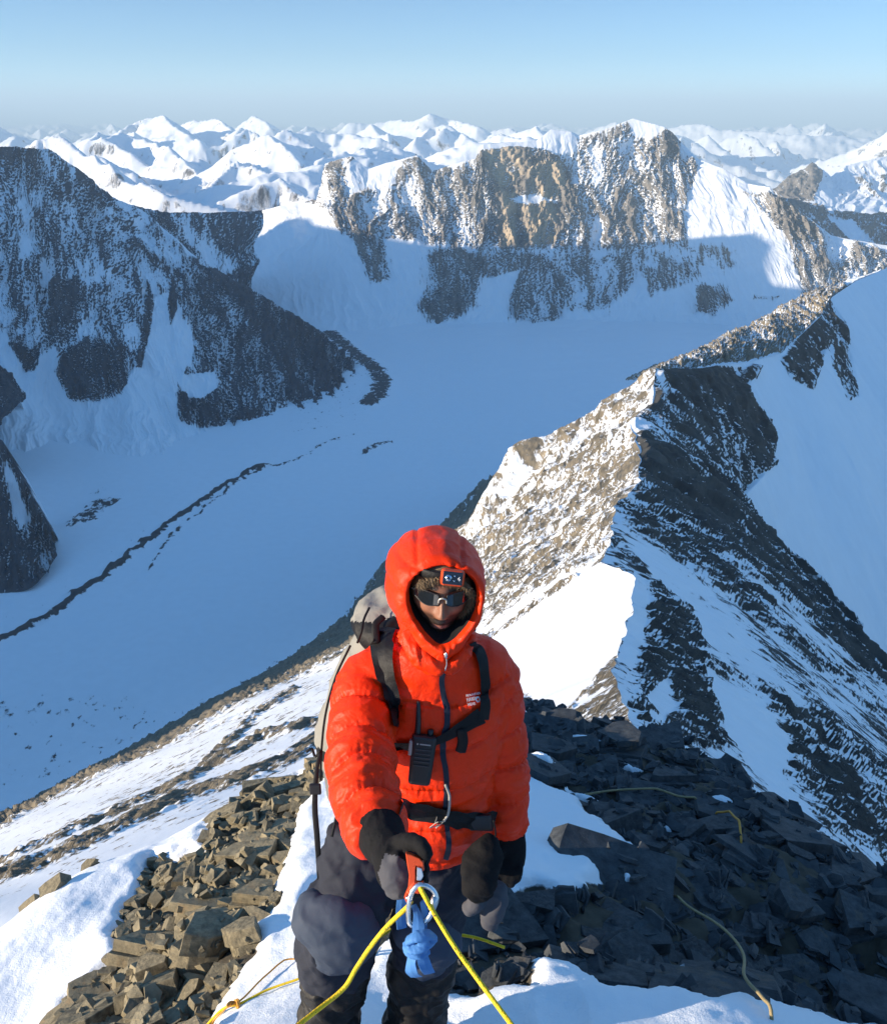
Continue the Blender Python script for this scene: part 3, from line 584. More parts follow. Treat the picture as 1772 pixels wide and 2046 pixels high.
def ground_base(x, y):
    sh = np.shape(x); p = np.stack([np.ravel(x), np.ravel(y)], -1); out = np.empty(len(p))
    for k in range(0, len(p), 20000):
        q = p[k:k+20000]
        out[k:k+20000] = _tps(((q[:, None]-_c[None])**2).sum(-1))@_w[:_n] + _w[_n] + q@_w[_n+1:]
    return out.reshape(sh)
# where bare rock shows (traced outlines carried onto the ground)
left_out = [(95,2080),(150,1990),(205,1930),(240,1890),(232,1850),(262,1810),(290,1770),(285,1740),(300,1710),(345,1705),(415,1690),(420,1640),(470,1600),(480,1560),(520,1535),(640,1525),(640,1550),(600,1600),(575,1650),(570,1720),(555,1780),(500,1840),(490,1900),(470,1950),(440,2000),(400,2080)]
right_out = [(1035,1400),(1100,1405),(1140,1425),(1200,1425),(1260,1470),(1400,1480),(1560,1600),(1660,1680),(1800,1760),(1830,2120),(1560,2030),(1420,1990),(1360,1960),(1280,1960),(1220,1960),(1150,1925),(1060,1905),(1060,1960),(940,1970),(870,1960),(880,1900),(930,1850),(1000,1790),(1080,1760),(1130,1790),(1140,1780),(1215,1755),(1195,1700),(1280,1690),(1230,1660),(1160,1590),(1090,1560),(1040,1530)]
mid_out = [(745,1810),(790,1800),(800,1830),(770,1870),(735,1920),(725,1935),(730,1870)]
def carry(poly, n=14):
    """pixel outline -> ground plan, by walking each sight line down to the ground"""
    out = []
    for u, v in poly:
        d = P(u, v, 1.0); t = np.linspace(1.2, 12, 700); g = ground_base(d[0]*t, t)
        gap = d[2]*t - g; hit = np.argmax(gap < 0) if np.any(gap < 0) else np.argmin(gap[t < 8.5])
        out.append((d[0]*t[hit], t[hit]))
    return np.array(out)
L_OUT, R_OUT, M_OUT = carry(left_out), carry(right_out), carry(mid_out)
# the far edge of each outcrop lies behind its own crest: push it on
R_far = R_OUT.copy(); R_far[:11] += [[.1, .35]]*11
def rockness(x, y):
    w = fbm(np.stack([x*4, y*4, x*0+3], -1), 5, .6)*.13
    return np.maximum.reduce([poly_sd(x, y, L_OUT), poly_sd(x, y, R_far), poly_sd(x, y, M_OUT)]) + w
steps = [(-.60, 3.1, 1), (-.33, 3.6, 1), (.40, 2.05, 1)]
def ground(x, y):
    x = np.asarray(x, float); y = np.asarray(y, float)
    z = ground_base(x, y); r = rockness(x, y); k = sstep(-.10, .10, r)
    sn = .030*fbm(np.stack([x*1.1, y*1.1, x*0], -1), 3) + .012*fbm(np.stack([x*5+3, y*5, x*0+5], -1), 3) + .006*fbm(np.stack([x*24, y*14, x*0+9], -1), 4) + .012*ridged(np.stack([(x*.8+y*.6)*2.2, (y*.8-x*.6)*7, x*0+6], -1), 3)*sstep(-.2, .5, fbm(np.stack([x*.9, y*.9, x*0+21], -1), 2))
    lip = .016*sstep(-.25, -.05, r)*sstep(.02, -.06, r)            # snow banked up against the rock
    rk = .10*ridged(np.stack([x*1.6, y*1.6, x*0+4], -1), 4) - .14 + .03*fbm(np.stack([x*9, y*9, x*0+2], -1), 3)
    for fx, fy, fr in steps: sn = sn - .022*sstep(1.25, .5, np.hypot((x-fx)/.075, (y-fy)/.15)) + .006*sstep(1.7, 1.25, np.hypot((x-fx)/.075, (y-fy)/.15))*sstep(1.0, 1.25, np.hypot((x-fx)/.075, (y-fy)/.15))
    return z + sn*(1-k) + lip + rk*k
gx = np.linspace(-5.5, 5.5, int(620*QF)); gy = np.linspace(-2.2, 11.5, int(760*QF))
X, Y = np.meshgrid(gx, gy); Zg = ground(X, Y)
edge = np.minimum.reduce([X+5.5, 5.5-X, 11.5-Y, Y*0+9]); Zg -= 14*sstep(1.2, 0, edge)
GROUND_GRID = (gx, gy, Zg)
def gz(x, y):
    """ground height from the built grid"""
    i = np.clip(np.searchsorted(gx, x)-1, 0, len(gx)-2); j = np.clip(np.searchsorted(gy, y)-1, 0, len(gy)-2)
    a = (x-gx[i])/(gx[i+1]-gx[i]); b = (y-gy[j])/(gy[j+1]-gy[j])
    return Zg[j, i]*(1-a)*(1-b)+Zg[j, i+1]*a*(1-b)+Zg[j+1, i]*(1-a)*b+Zg[j+1, i+1]*a*b
tg = NT("trodden_snow_and_rock_bed"); ps = tg.pos(); rk = tg.attr('rock')
n1 = tg.noise(ps, 9.0, 8.0, .6); n2 = tg.noise(ps, 45.0, 6.0, .6); n3 = tg.noise(ps, 160.0, 4.0, .6)
mk = tg.ramp(tg.math('ADD', rk, tg.math('MULTIPLY', tg.math('SUBTRACT', n1, .5), .9)), .44, .56)
rc = tg.mix(n1, c3(.035, .03, .024), c3(.10, .085, .06))
m_ground = tg.set(Base_Color=tg.mix(mk, c3(.87, .89, .91), rc), Roughness=tg.ramp(mk, 0, 1, .5, .9), Specular_IOR_Level=.3,
   Normal=tg.bump(tg.math('ADD', tg.math('MULTIPLY', n2, .6), tg.math('MULTIPLY', n3, .4)), .012, .6))
mesh_np("ground", np.stack([X, Y, Zg], -1).reshape(-1, 3), grid_faces(*X.shape), m_ground, dict(rock=sstep(-.07, .07, rockness(X, Y)).ravel()), kind='structure', label="snowy crest of the ridge with bare rock breaking through")
# ------------------------------------------------------------------ rocks: slabs and blocks piled on the bed, largest first
def rock_mat(name, dark, light, rust, warm):
    t = NT(name); p = t.pos(); inf = t.n.new('ShaderNodeObjectInfo'); rnd = inf.outputs['Random']
    off = t.new('ShaderNodeVectorMath', 0, {'operation': 'ADD'}, i0=p, i1=t.vmul(inf.outputs['Location'], (7., 5., 3.)))
    n1 = t.noise(off, 6.0, 8.0, .62); n2 = t.noise(t.vmul(off, (10., 10., 70.)), 1.0, 6.0, .6); n3 = t.noise(off, 70.0, 5.0, .65)
    c = t.mix(t.ramp(n1, .35, .66), c3(*dark), c3(*light))
    c = t.mix(t.math('MULTIPLY', t.ramp(n2, .55, .72), .55), c, c3(*[q*.55 for q in dark]))
    c = t.mix(t.math('MULTIPLY', t.ramp(t.noise(off, 3.1, 5.0, .6), .56, .66), t.ramp(rnd, .45, 1.0)), c, c3(*rust))
    c = t.mix(t.math('MULTIPLY', t.ramp(rnd, .0, 1.0), warm), c, c3(*light))
    h = t.math('ADD', t.math('MULTIPLY', n2, .5), t.math('ADD', t.math('MULTIPLY', n3, .35), t.math('MULTIPLY', n1, .6)))
    return t.set(Base_Color=c, Roughness=t.ramp(n3, .3, .7, .62, .85), Specular_IOR_Level=.35, Normal=t.bump(h, .012, .9))
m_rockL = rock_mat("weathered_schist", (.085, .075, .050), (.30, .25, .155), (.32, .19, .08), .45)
m_rockR = rock_mat("shade_blue_slate", (.016, .020, .025), (.070, .077, .082), (.13, .095, .055), .35)  # slate with shade and blue sky light put into its base colour
def rock_geo(r, sx, sy, sz, n=6, layers=1, rough=.03):
    """angular broken slab: a cracked polygon outline, tilted faces, stepped layers"""
    bm = bmesh.new()
    for L in range(layers):
        a0 = r.uniform(0, 6.28); an = np.sort((np.arange(n)+r.uniform(-.42, .42, n))/n*2*math.pi)+a0
        rad_ = r.uniform(.62, 1.12, n)*(1 - .10*L)
        z0, z1 = -sz + 2*sz*L/layers, -sz + 2*sz*(L+1)/layers - (.0 if L == layers-1 else .001)
        tl = r.uniform(-.10, .10, 2)*sz/max(sx, sy)*3; dx, dy = r.uniform(-.08, .08, 2)*(L > 0)
        pts = []
        for z, k in ((z0, r.uniform(.93, 1.03)), (z1, r.uniform(.86, .98))):
            for a, q in zip(an, rad_):
                x = (math.cos(a)*q*k+dx)*sx; y = (math.sin(a)*q*k+dy)*sy
                pts.append((x, y, z + (x*tl[0]+y*tl[1])*(1 if z == z1 else .3) + r.uniform(-.06, .06)*sz))
        vs = [bm.verts.new(q) for q in pts]
        res = bmesh.ops.convex_hull(bm, input=vs)
        bmesh.ops.delete(bm, geom=[g for g in set(res['geom_interior']+res['geom_unused']) if isinstance(g, bmesh.types.BMVert)], context='VERTS')
    bmesh.ops.dissolve_limit(bm, angle_limit=rad(4), verts=bm.verts[:], edges=bm.edges[:])
    bmesh.ops.bevel(bm, geom=bm.edges[:], offset=min(sx, sy, sz)*.035, offset_type='OFFSET', segments=1, profile=.6, affect='EDGES', clamp_overlap=True)
    bmesh.ops.triangulate(bm, faces=[f for f in bm.faces if len(f.verts) > 4])
    big = [e for e in bm.edges if e.calc_length() > .35*max(sx, sy)]
    bmesh.ops.subdivide_edges(bm, edges=big, cuts=2, use_grid_fill=True)
    vv = np.array([v.co[:] for v in bm.verts]); s_ = max(sx, sy)
    d = fbm(vv/s_*2.3 + r.uniform(0, 50), 4)*rough*s_*1.5
    for v, q in zip(bm.verts, d): v.co += Vector(v.co).normalized()*float(q)
    return bm
def rock_mesh(name, mat, *a, **k):
    bm = rock_geo(*a, **k); me = bpy.data.meshes.new(name); bm.to_mesh(me); bm.free(); me.materials.append(mat); return me
rr_ = np.random.default_rng(21)
# unit prototypes (half sizes ~ 1 x .75 x thickness)
protoL = [rock_mesh("rock", m_rockL, rr_, 1, rr_.uniform(.6, .9), rr_.uniform(.16, .46), n=int(rr_.integers(4, 7)), layers=int(rr_.integers(1, 3))) for _ in range(16)]
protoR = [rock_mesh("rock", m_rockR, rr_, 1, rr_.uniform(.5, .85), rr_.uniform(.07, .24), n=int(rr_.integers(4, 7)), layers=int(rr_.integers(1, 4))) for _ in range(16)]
thick = {id(m): max(v.co.z for v in m.vertices) for m in protoL+protoR}
HX, HY = np.linspace(-4.5, 4.5, 451), np.linspace(1.2, 10.2, 451)          # height of what has been piled so far, 2 cm cells
HH = gz(*np.meshgrid(HX, HY))
def h_at(x, y, r):
    i, j = min(max(int((x+4.5)/.02), 2), 448), min(max(int((y-1.2)/.02), 2), 448); k = max(1, int(r/.02))
    return HH[max(0, j-k):j+k+1, max(0, i-k):i+k+1]
def pile(x, y, r, top):
    i, j = min(max(int((x+4.5)/.02), 2), 448), min(max(int((y-1.2)/.02), 2), 448); k = max(1, int(r/.02))
    jj, ii = np.ogrid[max(0, j-k):min(451, j+k+1), max(0, i-k):min(451, i+k+1)]
    m = ((jj-j)**2+(ii-i)**2) <= k*k; a = HH[max(0, j-k):min(451, j+k+1), max(0, i-k):min(451, i+k+1)]
    a[m] = np.maximum(a[m], top)
def slope_at(x, y):
    e = .25; g0 = gz(np.array([x+e, x-e, x, x]), np.array([y, y, y+e, y-e])); return Vector((-(g0[0]-g0[1])/(2*e), -(g0[2]-g0[3])/(2*e), 1)).normalized()
placed = []
def put_rock(me, x, y, s, yaw, tilt=(0, 0), lean=.6, name="rock", label=None, group=None, sink=.35, sq=1.0, zoff=0.0, cat="rock"):
    o = bpy.data.objects.new(name, me); COL.objects.link(o)
    a = h_at(x, y, s*.5); base = float(np.percentile(a, 35)); th = thick[id(me)]*s*sq
    n = Vector((0, 0, 1)).lerp(slope_at(x, y), lean).normalized()
    q = Vector((0, 0, 1)).rotation_difference(n)
    o.rotation_mode = 'QUATERNION'
    o.rotation_quaternion = q @ (Matrix.Rotation(tilt[0], 3, 'X') @ Matrix.Rotation(tilt[1], 3, 'Y') @ Matrix.Rotation(yaw, 3, 'Z')).to_quaternion()
    o.location = (x, y, base + th*(1-2*sink) + zoff); o.scale = (s, s, s*sq)
    pile(x, y, s*.62, o.location.z + th*.55); placed.append((x, y, s))
    tag(o, label, cat, group); return o
def px_spot(u, v):
    d = P(u, v, 1.0); t = np.linspace(1.2, 12, 1500); x, y = d[0]*t, t
    gap = d[2]*t - gz(x, y) - .02; k = np.argmax(gap < 0) if np.any(gap < 0) else np.argmin(gap[t < 8]); return float(x[k]), float(y[k]), t[k]/d[1]*1.0
def size_px(px, y, v): return px/FPX*np.linalg.norm(P(886, v, y))*.99
gL, gR = "broken rocks of the sunlit outcrop", "slate slabs of the shaded slope"
lL, lR = "broken olive brown rock in the sunlit outcrop beside the snow", "dark angular slate slab in the shaded rock slope behind the climber"
# rocks one can single out, placed where they lie: (proto set, u, v, half size px, yaw, tilt, squash, label)
named = [
 ('L',508,1722,74,.15,(.05,.1),1.15,"large pale olive block with a flat top beside the snow edge"),
 ('L',530,1668,72,.35,(-.1,.12),.55,"broad dark slab lying over the pale block of the outcrop"),
 ('L',520,1790,70,.1,(.1,.2),1.2,"big smooth brown block under the pale block of the outcrop"),
 ('L',515,1570,42,.5,(0,.1),.9,"dark angular block at the very top of the sunlit outcrop"),
 ('L',572,1575,46,-.3,(0,.05),.7,"layered flat stone on top of the outcrop near the backpack strap"),
 ('L',560,1618,50,.2,(0,.05),.6,"dark grey slab in the upper part of the sunlit outcrop"),
 ('L',330,1730,36,1.3,(.3,.2),1.4,"tall grey brown block at the edge of the low snow hump"),
 ('L',318,1800,38,.7,(.35,.3),1.2,"pointed flat-faced stone below the tall grey brown block"),
 ('L',248,1878,36,1.2,(.2,.3),1.3,"dark weathered block standing at the snow edge of the rubble"),
 ('L',440,1960,44,.9,(.2,.1),1.0,"square olive block at the bottom of the outcrop beside the ropes"),
 ('L',385,1975,38,.4,(.3,-.3),1.0,"dark grey wedge of rock low in the rubble"),
 ('L',255,1975,30,-.3,(.1,.1),.5,"small pale yellowish flake of rock lying on the rubble"),
 ('R',1090,1500,74,.1,(.02,.06),1.5,"thick dark slab with a square end behind the red sleeve"),
 ('R',1062,1412,20,.6,(.9,.2),1.5,"small upright stone on the skyline of the rock crest by the sleeve"),
 ('R',1148,1428,26,.2,(.9,.5),1.4,"pointed upright stone on the skyline of the rock crest"),
 ('R',1208,1440,34,.9,(.6,.3),1.8,"blocky dark stone on the skyline below the sunlit rib"),
 ('R',1700,1745,84,.5,(.0,.15),.9,"broad weathered tan-topped slab at the lip of the rock slope"),
 ('R',1580,1820,64,.15,(.1,.1),2.2,"blue black block with a smooth square face low on the slope"),
 ('R',1720,1850,80,-.1,(.12,.1),1.9,"large smooth dark block at the edge of the picture"),
 ('R',1265,1905,72,-.5,(.25,.2),1.5,"rough grey boulder just above the snow by the old rope"),
 ('R',1390,1910,60,.8,(.3,.2),1.6,"triangular dark slab leaning on the rough grey boulder"),
 ('R',1420,1790,70,-.3,(.1,.15),1.0,"dark slab where the old tan rope begins"),
 ('R',1300,1700,76,.05,(.03,.1),1.0,"long dark slab at the tip of the snow tongue"),
 ('R',1250,1630,80,.1,(.02,.08),.9,"long flat slab under the loose rope end"),
 ('R',1440,1660,70,.2,(.05,.12),1.0,"dark flat slab under the frayed yellow rope"),
 ('R',1520,1620,60,.2,(.05,.2),.8,"thin tilted slab near the lip of the rock slope"),
 ('R',1010,1945,66,.35,(.35,-.1),1.0,"dark wedge-shaped boulder behind the yellow rope near the snow"),
 ('R',935,1965,46,-.2,(.1,.1),1.0,"pale brown low block beside the climber's boot"),
 ('R',1140,1815,24,.9,(.7,.3),1.6,"small sunlit yellowish stone below the snow tongue"),
 ('R',1160,1900,36,.3,(.3,.4),1.0,"rust brown broken stone between snow and boulder"),
 ('R',1500,1930,62,-.6,(.3,.3),1.2,"steep dark slab below the old tan rope"),
 ('R',1560,1990,60,-.9,(.4,.3),1.3,"narrow dark block wedged above the snow edge"),
]
for k, (st, u, v, hp, yaw, tl, sq, lb) in enumerate(named):
    x, y, _ = px_spot(u, v); s = size_px(hp, y, v); pr = (protoL if st == 'L' else protoR)
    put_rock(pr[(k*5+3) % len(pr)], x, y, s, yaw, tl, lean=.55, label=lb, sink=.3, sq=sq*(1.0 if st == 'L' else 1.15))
def inside(poly, x, y, d0=0): return float(poly_sd(np.array([x]), np.array([y]), poly)[0]) > d0
def scatter(poly, pr, sizes, tries, group, label, gap, d0, lean, tiltr, bias=None):
    lo, hi = poly.min(0), poly.max(0); n = 0
    for s_hi, s_lo, cnt in sizes:
        c = 0
        for _ in range(tries):
            if c >= cnt: break
            x, y = rr_.uniform(lo[0], hi[0]), rr_.uniform(max(lo[1], 1.6), hi[1])
            if not inside(poly, x, y, d0): continue
            z = float(gz(np.array(x), np.array(y))); u, v, dep = pix(np.array([x, y, z]))
            if not (-80 < u < 1850 and v < 2120): continue
            s = rr_.uniform(s_lo, s_hi)*(bias(x, y) if bias else 1)
            if any((x-a)**2+(y-b)**2 < (gap*(s+c_))**2 for a, b, c_ in placed): continue
            put_rock(pr[rr_.integers(len(pr))], x, y, s, rr_.uniform(-.6, .6)+(math.pi if rr_.random() < .5 else 0), tuple(rr_.normal(0, tiltr, 2)), lean=lean, label=label, group=group, sink=rr_.uniform(.2, .4), sq=rr_.uniform(.8, 1.5)); c += 1; n += 1
    return n
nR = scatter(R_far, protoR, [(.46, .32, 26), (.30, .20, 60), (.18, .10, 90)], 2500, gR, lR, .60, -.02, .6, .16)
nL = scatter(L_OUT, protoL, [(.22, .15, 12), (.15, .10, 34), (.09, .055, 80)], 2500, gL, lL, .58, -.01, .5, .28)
scatter(M_OUT, protoL, [(.12, .06, 10)], 400, "rocks between the climber's boots", "small brown rock showing through the snow between the climber's boots", .5, -.02, .5, .3)
# the two rock spikes on the low snow hump's skyline
for u, v, hp, lb in [(110,1765,38,"reddish flat stone sticking out of the low snow hump"), (62,1800,30,"dark pointed stone beside the reddish one on the snow hump"), (180,1722,24,"brown stone tip on the skyline of the snow hump"), (15,1855,26,"grey stone low on the edge of the snow hump")]:
    d = P(u, v+10, 1.0); t = np.linspace(2.2, 6, 900); k = np.argmin(np.abs(d[2]*t-gz(d[0]*t, t)-.0)); x, y = float(d[0]*t[k]), float(t[k])
    put_rock(protoL[(u*3) % 16], x, y, size_px(hp, y, v), .6, (.5, -.35), lean=.3, label=lb, sink=.48, sq=.9)
# everything smaller: rubble nobody could count
G0 = gz(*np.meshgrid(HX, HY))
def rise(x, y): i, j = min(max(int((x+4.5)/.02), 0), 450), min(max(int((y-1.2)/.02), 0), 450); return HH[j, i]-G0[j, i]
def rubble(poly, pr, n, s0, s1, mat, label, d0=0.0):
    lo, hi = poly.min(0), poly.max(0); X_ = rr_.uniform(lo[0], hi[0], n*5); Y_ = rr_.uniform(max(lo[1], 1.6), hi[1], n*5)
    ok = poly_sd(X_, Y_, poly) > d0; X_, Y_ = X_[ok][:n], Y_[ok][:n]
    geo = []
    for m in pr:
        m.calc_loop_triangles(); co = np.array([v.co[:] for v in m.vertices]); tr = np.array([t.vertices[:] for t in m.loop_triangles]); geo.append((co, tr))
    VV, FF, k = [], [], 0
    for x, y in zip(X_, Y_):
        if rise(x, y) > .11 and rr_.random() < .93: continue
        co, tr = geo[rr_.integers(len(geo))]; s = s0 + (s1-s0)*rr_.random()**2.2
        i, j = int((x+4.5)/.02), int((y-1.2)/.02); i = min(max(i, 0), 450); j = min(max(j, 0), 450)
        R = np.array((Matrix.Rotation(rr_.normal(0, .45), 3, 'X') @ Matrix.Rotation(rr_.normal(0, .45), 3, 'Y') @ Matrix.Rotation(rr_.uniform(0, 6.28), 3, 'Z')))
        a = HH[max(0, j-1):j+2, max(0, i-1):i+2].min()
        VV.append((co*[s, s, s*1.3])@R.T + [x, y, a + s*.12]); FF.append(tr+k); k += len(co)
        pile(x, y, s*.4, a + s*.3)
    mesh_np("rubble", np.concatenate(VV), np.concatenate(FF), mat, smooth=False, kind='stuff', label=label)
rubble(L_OUT, protoL, 1500, .018, .075, m_rockL, "loose small stones filling the sunlit outcrop", -.02)
rubble(R_far, protoR, 1900, .02, .10, m_rockR, "loose dark stones filling the shaded slope", -.02)
# thin snow lying on the shaded slabs
t = NT("lying_snow"); ps = t.pos()
m_snow = t.set(Base_Color=c3(.87, .89, .91), Roughness=.55, Specular_IOR_Level=.3, Normal=t.bump(t.noise(ps, 60., 6., .6), .01, .6))
for u, v, a, b, yaw, lb in [(1160,1478,44,9,-.35,"thin snow strip behind the thick dark slab"), (1085,1538,30,9,-.3,"short snow strip by the red sleeve"), (1255,1535,26,7,-.5,"narrow snow streak on the upper slabs"), (1440,1612,22,9,-.5,"small snow scrap beside the frayed rope"),
                            (1340,1662,40,7,-.2,"thin white snow sliver past the snow tongue"), (1170,1600,44,11,-.15,"little snow shelf above the snow tongue"), (1345,1950,26,26,1.2,"snow filling a gap between two boulders"), (1250,1780,10,8,0,"tiny snow spot under the snow tongue")]:
    x, y, _ = px_spot(u, v); s = size_px(a, y, v); th = size_px(b, y, v); th_, ph = np.meshgrid(np.linspace(0, 2*math.pi, 40, endpoint=False), np.linspace(0, 1, 10))
    rg = (1+.6*fbm(np.stack([np.cos(th_)*1.5+u, np.sin(th_)*1.5+v, th_*0], -1), 3))
    lx, ly = np.cos(th_)*ph*s*rg, np.sin(th_)*ph*th*1.6*rg
    X_, Y_ = x+lx*math.cos(yaw)-ly*math.sin(yaw), y+lx*math.sin(yaw)+ly*math.cos(yaw)
    ii = np.clip(((X_+4.5)/.02).astype(int), 0, 450); jj = np.clip(((Y_-1.2)/.02).astype(int), 0, 450)
    hh = blur(HH, 6)[jj, ii]; Z_ = hh + .022*(1-ph**2) - .03*ph**3 + .012*fbm(np.stack([X_*9, Y_*9, X_*0], -1), 3)
    mesh_np("snow_patch", np.stack([X_, Y_, Z_], -1).reshape(-1, 3), grid_faces(10, 40, True), m_snow, label=lb, cat="snow patch")
# ------------------------------------------------------------------ the climber
def norm(v): v = np.asarray(v, float); return v/np.linalg.norm(v)
def tube_geo(pts, rx, ry=None, n=20, side=(1, 0, 0), sub=4, caps=True):
    """swept tube with oval sections, smooth through the given joints"""
    pts = np.asarray(pts, float); ry = rx if ry is None else ry
    rx = np.broadcast_to(np.asarray(rx, float), (len(pts),)); ry = np.broadcast_to(np.asarray(ry, float), (len(pts),))
    tk = np.concatenate([[0], np.cumsum(np.linalg.norm(np.diff(pts, axis=0), axis=1)+1e-6)])
    t = np.linspace(0, tk[-1], max(2, (len(pts)-1)*sub+1)); C = herm(pts, tk, t); A = np.interp(t, tk, rx); B = np.interp(t, tk, ry)
    T = np.gradient(C, axis=0); T /= np.linalg.norm(T, axis=1)[:, None]+1e-12
    S = np.array(side, float) - (T@np.array(side, float))[:, None]*T; S /= np.linalg.norm(S, axis=1)[:, None]+1e-12; Q = np.cross(T, S)
    th = np.linspace(0, 2*math.pi, n, endpoint=False)
    V = C[:, None] + A[:, None, None]*np.cos(th)[None, :, None]*S[:, None] + B[:, None, None]*np.sin(th)[None, :, None]*Q[:, None]
    m = len(C); F = [tuple(f) for f in grid_faces(m, n, True)]; V = V.reshape(-1, 3)
    if caps:
        V = np.concatenate([V, C[:1]-T[:1]*A[0]*.3, C[-1:]+T[-1:]*A[-1]*.3]); a, b = m*n, m*n+1
        F += [(a, (i+1) % n, i) for i in range(n)] + [(b, (m-1)*n+i, (m-1)*n+(i+1) % n) for i in range(n)]
    return V, F
def ball_geo(c, r, n=20, m=14):
    th, ph = np.meshgrid(np.linspace(0, 2*math.pi, n, endpoint=False), np.linspace(.02, math.pi-.02, m))
    V = np.stack([np.sin(ph)*np.cos(th), np.sin(ph)*np.sin(th), np.cos(ph)], -1)*np.asarray(r) + np.asarray(c)
    F = [tuple(f) for f in grid_faces(m, n, True)]; V = V.reshape(-1, 3)
    return np.concatenate([V, V[:n].mean(0)[None], V[-n:].mean(0)[None]]), F + [(m*n, i, (i+1) % n) for i in range(n)] + [(m*n+1, (m-1)*n+(i+1) % n, (m-1)*n+i) for i in range(n)]
def join_geo(gs):
    VV, FF, k = [], [], 0
    for V, F in gs: VV.append(V); FF += [tuple(i+k for i in f) for f in F]; k += len(V)
    return np.concatenate(VV), FF
def grow(geos, voxel, smooth=4, factor=.5):
    """one continuous skin over overlapping forms -> verts, quads, normals"""
    V, F = join_geo(geos); me = bpy.data.meshes.new("tmp"); me.from_pydata(V.tolist(), [], F); me.update()
    bm = bmesh.new(); bm.from_mesh(me); bmesh.ops.recalc_face_normals(bm, faces=bm.faces[:]); bm.to_mesh(me); bm.free()
    o = bpy.data.objects.new("tmp", me); COL.objects.link(o)
    r = o.modifiers.new("r", 'REMESH'); r.mode = 'VOXEL'; r.voxel_size = voxel
    if smooth: s = o.modifiers.new("s", 'SMOOTH'); s.iterations = smooth; s.factor = factor
    ev = o.evaluated_get(bpy.context.evaluated_depsgraph_get()); m2 = ev.to_mesh()
    n = len(m2.vertices); co = np.empty(n*3, np.float32); m2.vertices.foreach_get('co', co); nr = np.empty(n*3, np.float32); m2.vertices.foreach_get('normal', nr)
    q = np.array([p.vertices[:] if len(p.vertices) == 4 else tuple(p.vertices[:])+(p.vertices[-1],) for p in m2.polygons], np.int32)
    ev.to_mesh_clear(); bpy.data.objects.remove(o); bpy.data.meshes.remove(me)
    return co.reshape(-1, 3).astype(float), q, nr.reshape(-1, 3).astype(float)
def part(name, V, F, mat, root=None, smooth=True, mat_idx=None, attrs=None, label=None, cat=None):
    """a mesh; given in world metres, stored relative to its root"""
    V = np.asarray(V, float) - (np.array(wloc(root)) if root is not None else 0)
    if isinstance(F, np.ndarray): return mesh_np(name, V, F, mat, attrs, smooth, None, label, cat, None, root, mat_idx)
    me = bpy.data.meshes.new(name); me.from_pydata(V.tolist(), [], [tuple(map(int, f)) for f in F])
    for mm in (mat if isinstance(mat, (list, tuple)) else [mat]): me.materials.append(mm)
    for p in me.polygons: p.use_smooth = smooth
    if mat_idx is not None: me.polygons.foreach_set('material_index', np.asarray(mat_idx, np.int32))
    o = bpy.data.objects.new(name, me); COL.objects.link(o); o.parent = root; tag(o, label, cat); return o
def wloc(o):
    p = Vector((0, 0, 0))
    while o is not None: p += o.location; o = o.parent
    return p
def root(name, loc, label, cat):
    o = bpy.data.objects.new(name, None); COL.objects.link(o); o.location = Vector([float(q) for q in loc]); tag(o, label, cat); return o
def chain_near(V, pts):
    """distance to a joint chain and length along it"""
    pts = np.asarray(pts, float); best = np.full(len(V), 1e9); al = np.zeros(len(V)); acc = 0
    for a, b in zip(pts[:-1], pts[1:]):
        e = b-a; L = np.linalg.norm(e); t = np.clip(((V-a)@e)/(L*L), 0, 1); d = np.linalg.norm(V-a-t[:, None]*e, axis=1)
        m = d < best; best = np.where(m, d, best); al = np.where(m, acc+t*L, al); acc += L
    return best, al
def folds(V, ax, f_al, f_ac, seed=0., octv=2):
    """sharp creases: ridged noise, long across the axis ax"""
    ax = norm(ax); a = V@ax; q = V*f_ac + ax[None]*(a*(f_al-f_ac))[:, None]
    w = .12*np.stack([fbm(V*7+seed+k*9, 2) for k in range(3)], -1)
    return ridged(q + w*f_al*.3 + seed, octv, .5)
def cloth(name, col, rough=.5, weave=900., bump=.002, sheen=.0, wr=26., wd=.004, spec=.22):
    t = NT(name); p = t.pos(); n1 = t.noise(p, weave, 2., .5); n2 = t.noise(p, wr, 7., .58, .6); n3 = t.noise(p, 7., 4., .5)
    c = t.mix(n3, c3(*[q*.88 for q in col]), c3(*[min(1, q*1.08) for q in col]))
    t.set(Base_Color=c, Roughness=rough, Specular_IOR_Level=spec, Sheen_Weight=sheen, Normal=t.bump(n2, wd, .8, t.bump(n1, bump, .25)))
    return t.m
def plain(name, col, rough=.5, metal=0.0, spec=.5):
    t = NT(name); n = t.noise(t.pos(), 60., 5., .6)
    return t.set(Base_Color=t.mix(n, c3(*[q*.85 for q in col]), c3(*[min(1, q*1.1) for q in col])), Roughness=t.ramp(n, .3, .7, rough*.85, min(1, rough*1.15)), Metallic=metal, Specular_IOR_Level=spec)
m_red = cloth("red_nylon", (.84, .034, .0015), .44, wr=42., wd=.0042, spec=.22)
m_black = cloth("black_webbing", (.007, .007, .008), .55, wr=60., wd=.002)
m_lining = cloth("black_lining", (.008, .008, .009), .8)
m_navy = cloth("navy_softshell", (.023, .026, .037), .8, wr=22., wd=.004)
m_knee = cloth("slate_blue_panel", (.046, .060, .088), .7, wr=22., wd=.003)
m_gaiter = cloth("black_gaiter_nylon", (.016, .0155, .015), .5, wr=24., wd=.006)
m_gblack = cloth("black_glove_fabric", (.010, .010, .011), .8, wr=50., wd=.004, spec=.12)
m_ggrey = cloth("grey_glove_fabric", (.070, .070, .080), .8, wr=40., wd=.002)
m_leather = cloth("black_leather", (.012, .012, .012), .3, wr=70., wd=.006)
m_beige = cloth("beige_pack_fabric", (.25, .24, .21), .6, wr=20., wd=.008)
